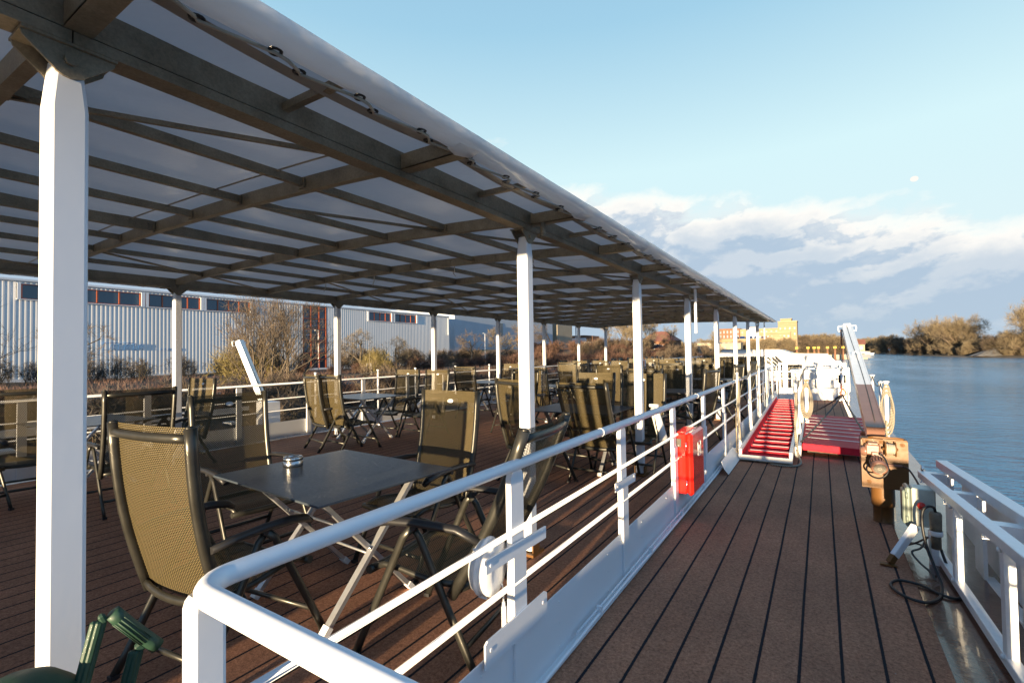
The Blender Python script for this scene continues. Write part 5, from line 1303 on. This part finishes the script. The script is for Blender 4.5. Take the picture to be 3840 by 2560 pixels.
    def shore(r):
        return float(np.interp(r, [a for a, _ in LR], [b for _, b in LR]))
    def far(src, x, y, s, lab, grp=None, z=-2.6): return place(src, U, x, y, z, s, rd.random() * 6.28, lab, 'tree', grp)
    hs = 1.0
    for (src, x, y, s, lab) in ((pop, 86.5, 318, .96, 'tall pale poplar like bare tree at the right edge of the photo'), (drk, 73.5, 322, .92, 'round dark bare tree just behind the gravel heap'), (pop, 61.5, 346, 1.0, 'tall broad bare tree, right half of the twin crown'), (pop, 52.5, 352, .92, 'tall golden bare tree, left half of the twin crown'),
                                (drk, 42, 372, .95, 'dark brown bare tree left of the twin crown'), (wil, 36, 392, .95, 'broad rounded golden willow at the left end of the near wood'), (wil, 58, 332, .62, 'low spreading willow under the twin crown'), (wil, 79, 326, .74, 'bushy bare tree between the gravel heap and the right edge'), (wil, 66.5, 338, .70, 'pale bare tree right beside the twin crown'), (drk, 48, 360, .85, 'brown bare tree in the dip left of the twin crown'), (pop, 95, 312, .86, 'tall bare tree cut by the right edge of the photo')):
        r_ = x / y; Y_ = shore(r_) * (1.045 + .012 * (len(lab) % 3)); far(src, r_ * Y_, Y_, s * Y_ / y * (1.18 if 'edge' in lab else .90), lab)
    rr = random.Random(9)
    for k in range(34):
        r_ = .05 + .27 * k / 33; Y_ = shore(r_) * rr.uniform(1.10, 1.22); far((wil, drk, wil, pop)[k % 4], r_ * Y_, Y_, rr.uniform(.48, .72) * (1 if k % 4 != 3 else .75) * Y_ / 360, 'bare tree in the brown wood behind the right bank', 'wood behind the right bank')
    for k in range(26):
        r_ = .052 + .27 * k / 25 + rr.uniform(-.003, .003); Y_ = shore(r_) * rr.uniform(1.03, 1.05); far((drk, wil)[k % 2], r_ * Y_, Y_, rr.uniform(.26, .46) * Y_ / 350, 'low bushy bare tree along the right bank shore', 'bushes on the right bank shore')
    for k in range(24): far((wil, drk, pop)[k % 3], 22 + 2.0 * k + rr.uniform(-2, 2), 655 + rr.uniform(0, 25), rr.uniform(.5, .72) * (.7 if k % 3 == 2 else 1), 'distant bare tree closing the river bend', 'trees closing the river bend')
    for k in range(20): far((wil, drk)[k % 2], -17 + 1.65 * k + rr.uniform(-2, 2), 395 + rr.uniform(-18, 30), rr.uniform(.92, 1.22) * (1 - .016 * k), 'olive brown bare tree right of the yellow factory', 'trees right of the factory', -1.5)
    for k in range(18): far((drk, wil)[k % 2], -70 + 3.2 * k + rr.uniform(-2, 2), 275 + rr.uniform(-10, 14), rr.uniform(.42, .66), 'low bare tree in front of the yellow factory', 'bushes before the factory', -.8)

def buildings():
    # ---- industrial hall with ribbed cladding
    r = empty('industrial_hall', (-60, 30, 0), 0, 'long pale hall clad in vertical ribbed sheet with orange framed windows', 'hall'); bl = at(r)
    Y0, Y1, ZB, ZT = -40., 71.2, -1.2, 8.55
    wins = [(-33, -25.6), (-23.5, -16), (-13.8, -6.5), (13.6 - 1.2, 21.45), (22.1, 27.2), (27.8, 32.9), (51.7, 56.4), (57.2, 62.3)]
    def inwin(y): return any(a - .25 < y < b + .25 for a, b in wins)
    prof = []; p = .36; y = Y0
    while y < Y1:
        prof += [(y, 0), (y + .10, 0), (y + .17, .012), (y + .27, .012), (y + .34, 0)]; y += p
    b = MB(); rows = [[], [], [], []]
    def seg(z0, z1, keep):
        cur = []
        segs = []
        for (yy, d) in prof:
            if keep(yy): cur.append((yy, d))
            elif cur: segs.append(cur); cur = []
        if cur: segs.append(cur)
        for s_ in segs:
            if len(s_) > 1: b.strip([[(-60 + d, yy, z0) for yy, d in s_], [(-60 + d, yy, z1) for yy, d in s_]], False)
    notower = lambda yy: not (40.2 < yy < 44.0)
    seg(ZB, 6.95, notower); seg(6.95, 8.3, lambda yy: notower(yy) and not inwin(yy)); seg(8.3, ZT, notower); bl(b, 'cladding', 'cladding')
    b = MB(); b.box((-75.2, 15.6, 3.6), (30, 111, 9.6)); bl(b, 'core', 'cladding')
    b = MB(); b.box((-60 + .06, 15.6, 8.62), (.22, 111.4, .18)); b.box((-59.93, 15.6, -.35), (.10, 111.2, .25)); bl(b, 'eaves_trim', 'roof_trim')
    b = MB(); b.add([(-60.1, Y0, 8.72), (-60.1, Y1, 8.72), (-75, Y1, 10.2), (-75, Y0, 10.2), (-90, Y1, 8.7), (-90, Y0, 8.7)], [(0, 1, 2, 3), (3, 2, 4, 5)]); bl(b, 'roof', 'roof_trim')
    for (a, c) in wins:
        b = MB(); b.box((-60.10, (a + c) / 2, 7.62), (.02, c - a, 1.36)); w_ = bl(b, 'window', 'hall_glass')
        b = MB()
        n = 5 if c - a > 6 else 4
        for k in range(n + 1): b.box((-60.05, a + .06 + (c - a - .12) * k / n, 7.62), (.08, .11, 1.36))
        b.box((-60.05, (a + c) / 2, 6.98), (.08, c - a, .08)); b.box((-60.05, (a + c) / 2, 8.27), (.08, c - a, .08)); bl(b, 'window_frame', 'orange_frame', w_)
        b = MB(); b.box((-59.92, c + .16, 7.62), (.10, .32, 1.5)); b.box((-59.92, a - .12, 7.62), (.10, .24, 1.5)); b.box((-59.93, (a + c) / 2, 6.90), (.14, c - a + .5, .08)); bl(b, 'window_reveal', 'roof_trim', w_)
    # stair tower glazing
    b = MB(); b.box((-60.18, 42.1, 3.9), (.02, 3.7, 9.2)); g_ = bl(b, 'stair_glazing', 'hall_glass')
    b = MB()
    for yy in (40.3, 41.5, 42.8, 43.9): b.box((-60.05, yy, 4.0), (.12, .12, 9.1))
    for z in (1.9, 3.4, 3.7, 5.2, 6.7, 8.2): b.box((-60.03, 42.1, z), (.12, 3.7, .10))
    b.box((-60.0, 42.1, 1.0), (.06, 3.7, .09)); bl(b, 'glazing_frame', 'orange_frame', g_)
    b = MB()
    for (z, a) in ((6.2, .25), (5.6, .2), (5.0, .1), (4.4, .05)): b.beam((-60.15, 40.5, z), (-60.15, 42.6, z + a), .03, .06)
    bl(b, 'stair_flight', 'roof_trim', g_)
    # graffiti scrawls
    b = MB(); x = -59.925
    def sc_(pts): b.tube([(x, 18.1 + p[0] * .9, 2.35 + p[1] * .8) for p in pts], .022, 4)
    for k, base in enumerate((0, .75, 1.4, 2.1, 2.8, 3.4)):
        sc_([(base, .0), (base + .1, .55), (base + .35, .75), (base + .5, .5), (base + .2, .3), (base + .55, .05)] if k % 2 else [(base, .75), (base + .5, .8), (base + .25, .8), (base + .15, .1), (base + .5, .0)])
    sc_([(0, .95), (1.6, .92)]); sc_([(2.0, .95), (3.0, .9)])
    for k in range(4): sc_([(5.6 + .4 * k, -.1), (5.75 + .4 * k, .25), (5.9 + .4 * k, -.05)])
    bl(b, 'graffiti', 'graffiti_blue')
    b = MB(); b.tube([(-59.75, 70.6, 8.3), (-59.75, 70.6, 5.4), (-59.6, 70.4, 5.1)], .06, 8); bl(b, 'downpipe', 'roof_trim')
    # ---- grey blue block behind
    r = empty('grey_block', (-70, 100, 0), 0, 'tall blue grey windowless block behind bare trees right of the hall', 'building'); bl = at(r)
    b = MB(); b.box((-75, 101, 5), (20, 44, 13.4)); bl(b, 'wall', 'hall_blue')
    b = MB(); b.box((-64.95, 96, 7.2), (.06, 2.2, 3)); b.box((-64.95, 112, 3.2), (.06, 3, 2)); bl(b, 'panel', 'hall_glass')
    r = empty('white_annex', (-66, 131, 0), 0, 'small sunlit white tower building left of the brick ruins', 'building'); bl = at(r)
    b = MB(); b.box((-70, 131, 6), (10, 10, 14)); bl(b, 'wall', 'plaster_cream')
    b = MB(); b.box((-70, 131, 13.1), (10.4, 10.4, .3)); bl(b, 'roof_edge', 'roof_trim')
    # ---- brick ruin, low wall, stacks
    r = empty('brick_ruin', (-83, 152, 0), 0, 'orange brick tower stump of a ruined building lit by the sun', 'ruin'); bl = at(r)
    b = MB(); b.prism([(-90, 0), (-90, 9.5), (-88.5, 12.5), (-87, 10), (-85.5, 13.2), (-82.6, 13), (-82.0, 9.0), (-81.6, 0)], 'y', 150, 156); bl(b, 'wall', 'brick_far')
    b = MB(); b.prism([(-81, 0), (-81, 6.3), (-78, 7.8), (-76, 7.2), (-69, 7.3), (-66, 7.0), (-66, 0)], 'y', 154, 160); bl(b, 'low_wall', 'brick_far')
    for k in range(7):
        b = MB(); x = -84.5 + k * 2.9
        for q in range(5): b.box((x + .1 * math.sin(q * 3 + k), 148, 4.2 + q * .42), (2.4, 1.6, .34), None, .08)
        tag(b.build('pallet_stack', 'black_tarp' if k < 4 else 'white_far'), ('dark wrapped stack of goods on the raised yard' if k < 4 else 'white wrapped stack of goods on the raised yard'), 'stack', 'dark stacks on the yard' if k < 4 else 'white stacks on the yard')
    r = empty('yard_railing', (-70, 140, 0), 0, 'thin white railing above the thicket in front of the stacks', 'railing'); bl = at(r)
    b = MB(); b.beam((-86, 139, 4.6), (-52, 139, 4.4), .08, .08); bl(b, 'rail', 'white_far')
    b = MB(); b.box((-69, 139, 3.2), (34, 1.2, 2.0)); bl(b, 'plinth', 'brick_far')
    # ---- red roofed house
    r = empty('brick_house', (-45, 162, 0), R(0), 'brick house with a red hipped roof behind the spreading tree', 'house'); bl = at(r)
    b = MB(); b.box((-45.5, 164, 1.9), (11, 9, 5.6)); bl(b, 'wall', 'brick_far')
    b = MB(); b.add([(-51.6, 159, 4.7), (-39.4, 159, 4.7), (-39.4, 169, 4.7), (-51.6, 169, 4.7), (-47.5, 164, 8.0), (-43.5, 164, 8.0)], [(0, 1, 5, 4), (1, 2, 5), (2, 3, 4, 5), (3, 0, 4), (3, 2, 1, 0)]); bl(b, 'roof', 'roof_red')
    for k in range(4): b = MB(); b.box((-49.5 + k * 2.7, 159.47, 2.6), (1.1, .05, 1.5)); bl(b, 'window', 'house_glass')
    for (x, y, w, h_, lab) in ((-50, 262, 14, 6, 'low cream building left of the bare narrow tree'), (-37, 250, 11, 5, 'low cream building with flat roof right of the bare narrow tree')):
        r = empty('low_building', (x, y, 0), 0, lab, 'building'); bl = at(r)
        b = MB(); b.box((x, y, 2), (w, 8, h_)); bl(b, 'wall', 'plaster_cream'); b = MB(); b.box((x, y, 2 + h_ / 2 + .1), (w + .5, 8.5, .25)); bl(b, 'roof', 'roof_grey')
        for k in range(4): b = MB(); b.box((x - w / 2 + 1.6 + k * (w - 3) / 3, y - 4.03, 2.4), (.9, .04, 1.4)); bl(b, 'window', 'house_glass')
    # ---- yellow brick factory
    r = empty('yellow_factory', (-36, 350, 0), 0, 'large yellow brick factory with stepped blocks glowing in the sun', 'factory'); bl = at(r)
    def block(x0, x1, y, d, z1, mat='brick_yellow', nw=0, rows=(), ww=1.0, wh=1.8, roof='roof_grey'):
        b = MB(); b.box(((x0 + x1) / 2, y + d / 2, (z1 - 3) / 2), (x1 - x0, d, z1 + 3)); w_ = bl(b, 'block', mat)
        b = MB(); b.box(((x0 + x1) / 2, y + d / 2, z1 + .15), (x1 - x0 + .6, d + .6, .3)); bl(b, 'cornice', 'plaster_cream' if mat == 'brick_yellow' else 'brick_far', w_)
        for z in rows:
            for k in range(nw):
                xc = x0 + (x1 - x0) * (k + .5) / nw
                b = MB(); b.box((xc, y - .03, z), (ww, .08, wh)); bl(b, 'window', 'house_glass', w_)
    block(-59, -46, 356, 12, 15.6, 'brick_far', 6, (10.5, 13.6), 1.0, 1.9)
    block(-46, -20, 358, 12, 15.0, 'brick_yellow', 9, (10.2, 13.0), 1.0, 1.6)
    block(-41, -36.5, 357.5, 12, 16.2, 'roof_trim')
    block(-23, -12.5, 352, 14, 19.0, 'brick_yellow', 4, (11.0, 14.6), .8, 1.4)
    block(-21.5, -15.5, 352.5, 12, 20.6, 'brick_yellow')
    block(-58, -17, 344, 8, 8.2, 'brick_yellow', 15, (2.0, 5.6), 1.1, 1.7)
    block(-34, -16, 348, 8, 12.2, 'brick_yellow', 8, (9.6,), 1.0, 1.3)
    b = MB()
    for k in range(6): b.prism([(345, 8.5), (349, 8.5), (349, 10.3)], 'x', -49 + k * 4.2, -46 + k * 4.2)
    bl(b, 'solar_array', 'solar')
    b = MB(); b.prism([(-30, 8.2), (-17, 8.2), (-20, 9.6), (-23.5, 10.4), (-27, 9.6)], 'y', 343.9, 345); bl(b, 'gable', 'brick_yellow')
    b = MB(); b.cyl((22, 620, 0), (22, 620, 22), .9, 8); tag(b.build('radio_mast', 'white_far'), 'thin pale mast far beyond the trees right of the factory', 'mast')
    # ---- dolphins with yellow boards, boats, harbour house
    for k, x in enumerate((-9.2, -4.9, -2.6, -1.0, 2.3, 5.0, 7.8)):
        r = empty('mooring_pile', (x, 250, -3.5), 0, 'brown mooring pile with yellow board in the small harbour', 'pile', 'mooring piles in the harbour')
        b = MB(); b.cyl((0, 0, 0), (0, 0, 4.8), .42, 8); b.build('post', 'brick_far', r); b = MB(); b.box((0, -.3, 5.35), (1.05, .3, .85)); b.build('board', 'yellow_paint', r)
    def boat(x, y, L, rz, lab, mat='white_far', grp=None):
        r = empty('motor_boat', (x, y, -3.5), rz, lab, 'boat', grp)
        b = MB(); b.prism([(-L / 2, 0), (L / 2 - .8, 0), (L / 2, 1.2), (-L / 2, 1.1)], 'y', -1.1, 1.1); b.build('hull', mat, r)
        b = MB(); b.prism([(-L * .3, 1.1), (L * .2, 1.1), (L * .12, 2.3), (-L * .28, 2.4)], 'y', -.85, .85); c_ = b.build('cabin', 'white_far', r)
        b = MB(); b.box((-.2, -.87, 1.8), (L * .36, .03, .5)); b.box((-.2, .87, 1.8), (L * .36, .03, .5)); b.build('window', 'hall_glass', c_)
    boat(-1.2, 240, 7, .1, 'white motor boat between the yellow topped piles')
    boat(24.5, 420, 7, .4, 'white motor boat below the red roofed harbour house'); boat(22, 405, 6, .2, 'green motor boat below the harbour house', 'green_plastic'); boat(28.8, 440, 8, .5, 'white boat on the slip right of the crane boom'); boat(18.5, 400, 6, 0, 'red hulled boat below the harbour house', 'rubber_red')
    b = MB(); b.box((-6, 262, -2.4), (46, 3, 2.0)); tag(b.build('harbour_pier', 'wood_beam'), 'long brown timber pier behind the mooring piles', 'pier')
    b = MB(); b.box((13.5, 262, -2.1), (9, 4, 1.5)); tag(b.build('pontoon', 'roof_grey'), 'grey pontoon at the right end of the pier', 'pontoon')
    r = empty('harbour_house', (24, 470, 0), 0, 'small white house with red roof at the river bend left of the boom tip', 'house'); bl = at(r)
    b = MB(); b.box((24, 474, 1.0), (10, 8, 6.6)); bl(b, 'wall', 'plaster_cream'); b = MB(); b.prism([(469, 4.2), (479, 4.2), (474, 8.2)], 'x', 18.4, 29.6); bl(b, 'roof', 'roof_red')
    for k in range(3): b = MB(); b.box((21.2 + k * 2.8, 469.97, 1.6), (1.2, .05, 1.6)); bl(b, 'window', 'house_glass')
    # ---- gravel heap, shore sign, lamps, path sign
    V = []; F = []; cx, cy = 63.5, 291; n = 44; m = 12
    for i in range(m + 1):
        t = i / m
        for k in range(n):
            a = 2 * PI * k / n; ww = 1 + .08 * math.sin(a * 3 + 1) + .05 * math.sin(a * 7); rr_ = t * 7.2 * ww; z = 3.6 * (1 - t) ** .95 + .10 * math.sin(k * 2.3 + i * 1.7) * (t > 0); V.append((cx + rr_ * math.cos(a) * 1.15, cy + rr_ * math.sin(a) * .8, -2.9 + z))
    for i in range(m):
        for k in range(n): F.append((i * n + k, i * n + (k + 1) % n, (i + 1) * n + (k + 1) % n, (i + 1) * n + k))
    tag(raw('gravel_heap', V, F, 'gravel', smooth=False), 'cone shaped grey gravel heap on the right shore', 'heap')
    r = empty('river_sign', (42.6, 452, -2.8), 0, 'small red and white shipping sign on the right shore', 'sign'); b = MB(); b.cyl((0, 0, 0), (0, 0, 2.8), .08, 6); b.build('pole', 'white_far', r); b = MB(); b.box((0, 0, 3.4), (1.6, .1, 1.8)); b.build('board', 'white_far', r); b = MB(); b.box((-.3, -.08, 3.8), (1.6, .05, .7)); b.build('red_band', 'red_enamel', r)
    for (x, y, h_, lab) in ((-57.0, 40.5, 5.2, 'white street lamp in front of the red framed stair tower'), (-48.5, 67.0, 5.4, 'slim white street lamp in front of the grey block')):
        z0 = gz(x, y); r = empty('street_lamp', (x, y, z0), 0, lab, 'street lamp'); b = MB(); b.cyl((0, 0, 0), (0, 0, h_), .05, 8); b.build('pole', 'white_far', r); b = MB(); b.box((0, -.25, h_ + .05), (.18, .6, .10), None, .03); b.build('lamp_head', 'white_far', r)
    for (x, y, lab, c_) in ((-40.0, 126, 'dark parked car beyond the thicket left one', 'car_dark'), (-36.5, 128, 'dark parked car beyond the thicket right one', 'car_dark')):
        r = empty('parked_car', (x, y, gz(x, y) + .0), .2, lab, 'car'); b = MB(); b.prism([(-2.1, .3), (2.1, .3), (2.15, .8), (1.3, .95), (.7, 1.45), (-1.1, 1.45), (-1.9, .95), (-2.15, .8)], 'y', -.85, .85); b.build('body', c_, r)
        for sx in (-1.3, 1.3): b = MB(); b.cyl((sx, -.88, .33), (sx, .88, .33), .33, 12); b.build('wheel', 'black_rubber', r)
    # moon
    b = MB(); b.sphere((0, 0, 0), 15, 28, (1.06, 1.06, .86)); o = b.build('moon', 'moonlit'); o.location = (133.2 * 3, 3000, 1.45 + (272.3 - 1.45) * 3); tag(o, 'pale white moon in the upper right sky', 'moon')
terrain(); vegetation(); buildings()
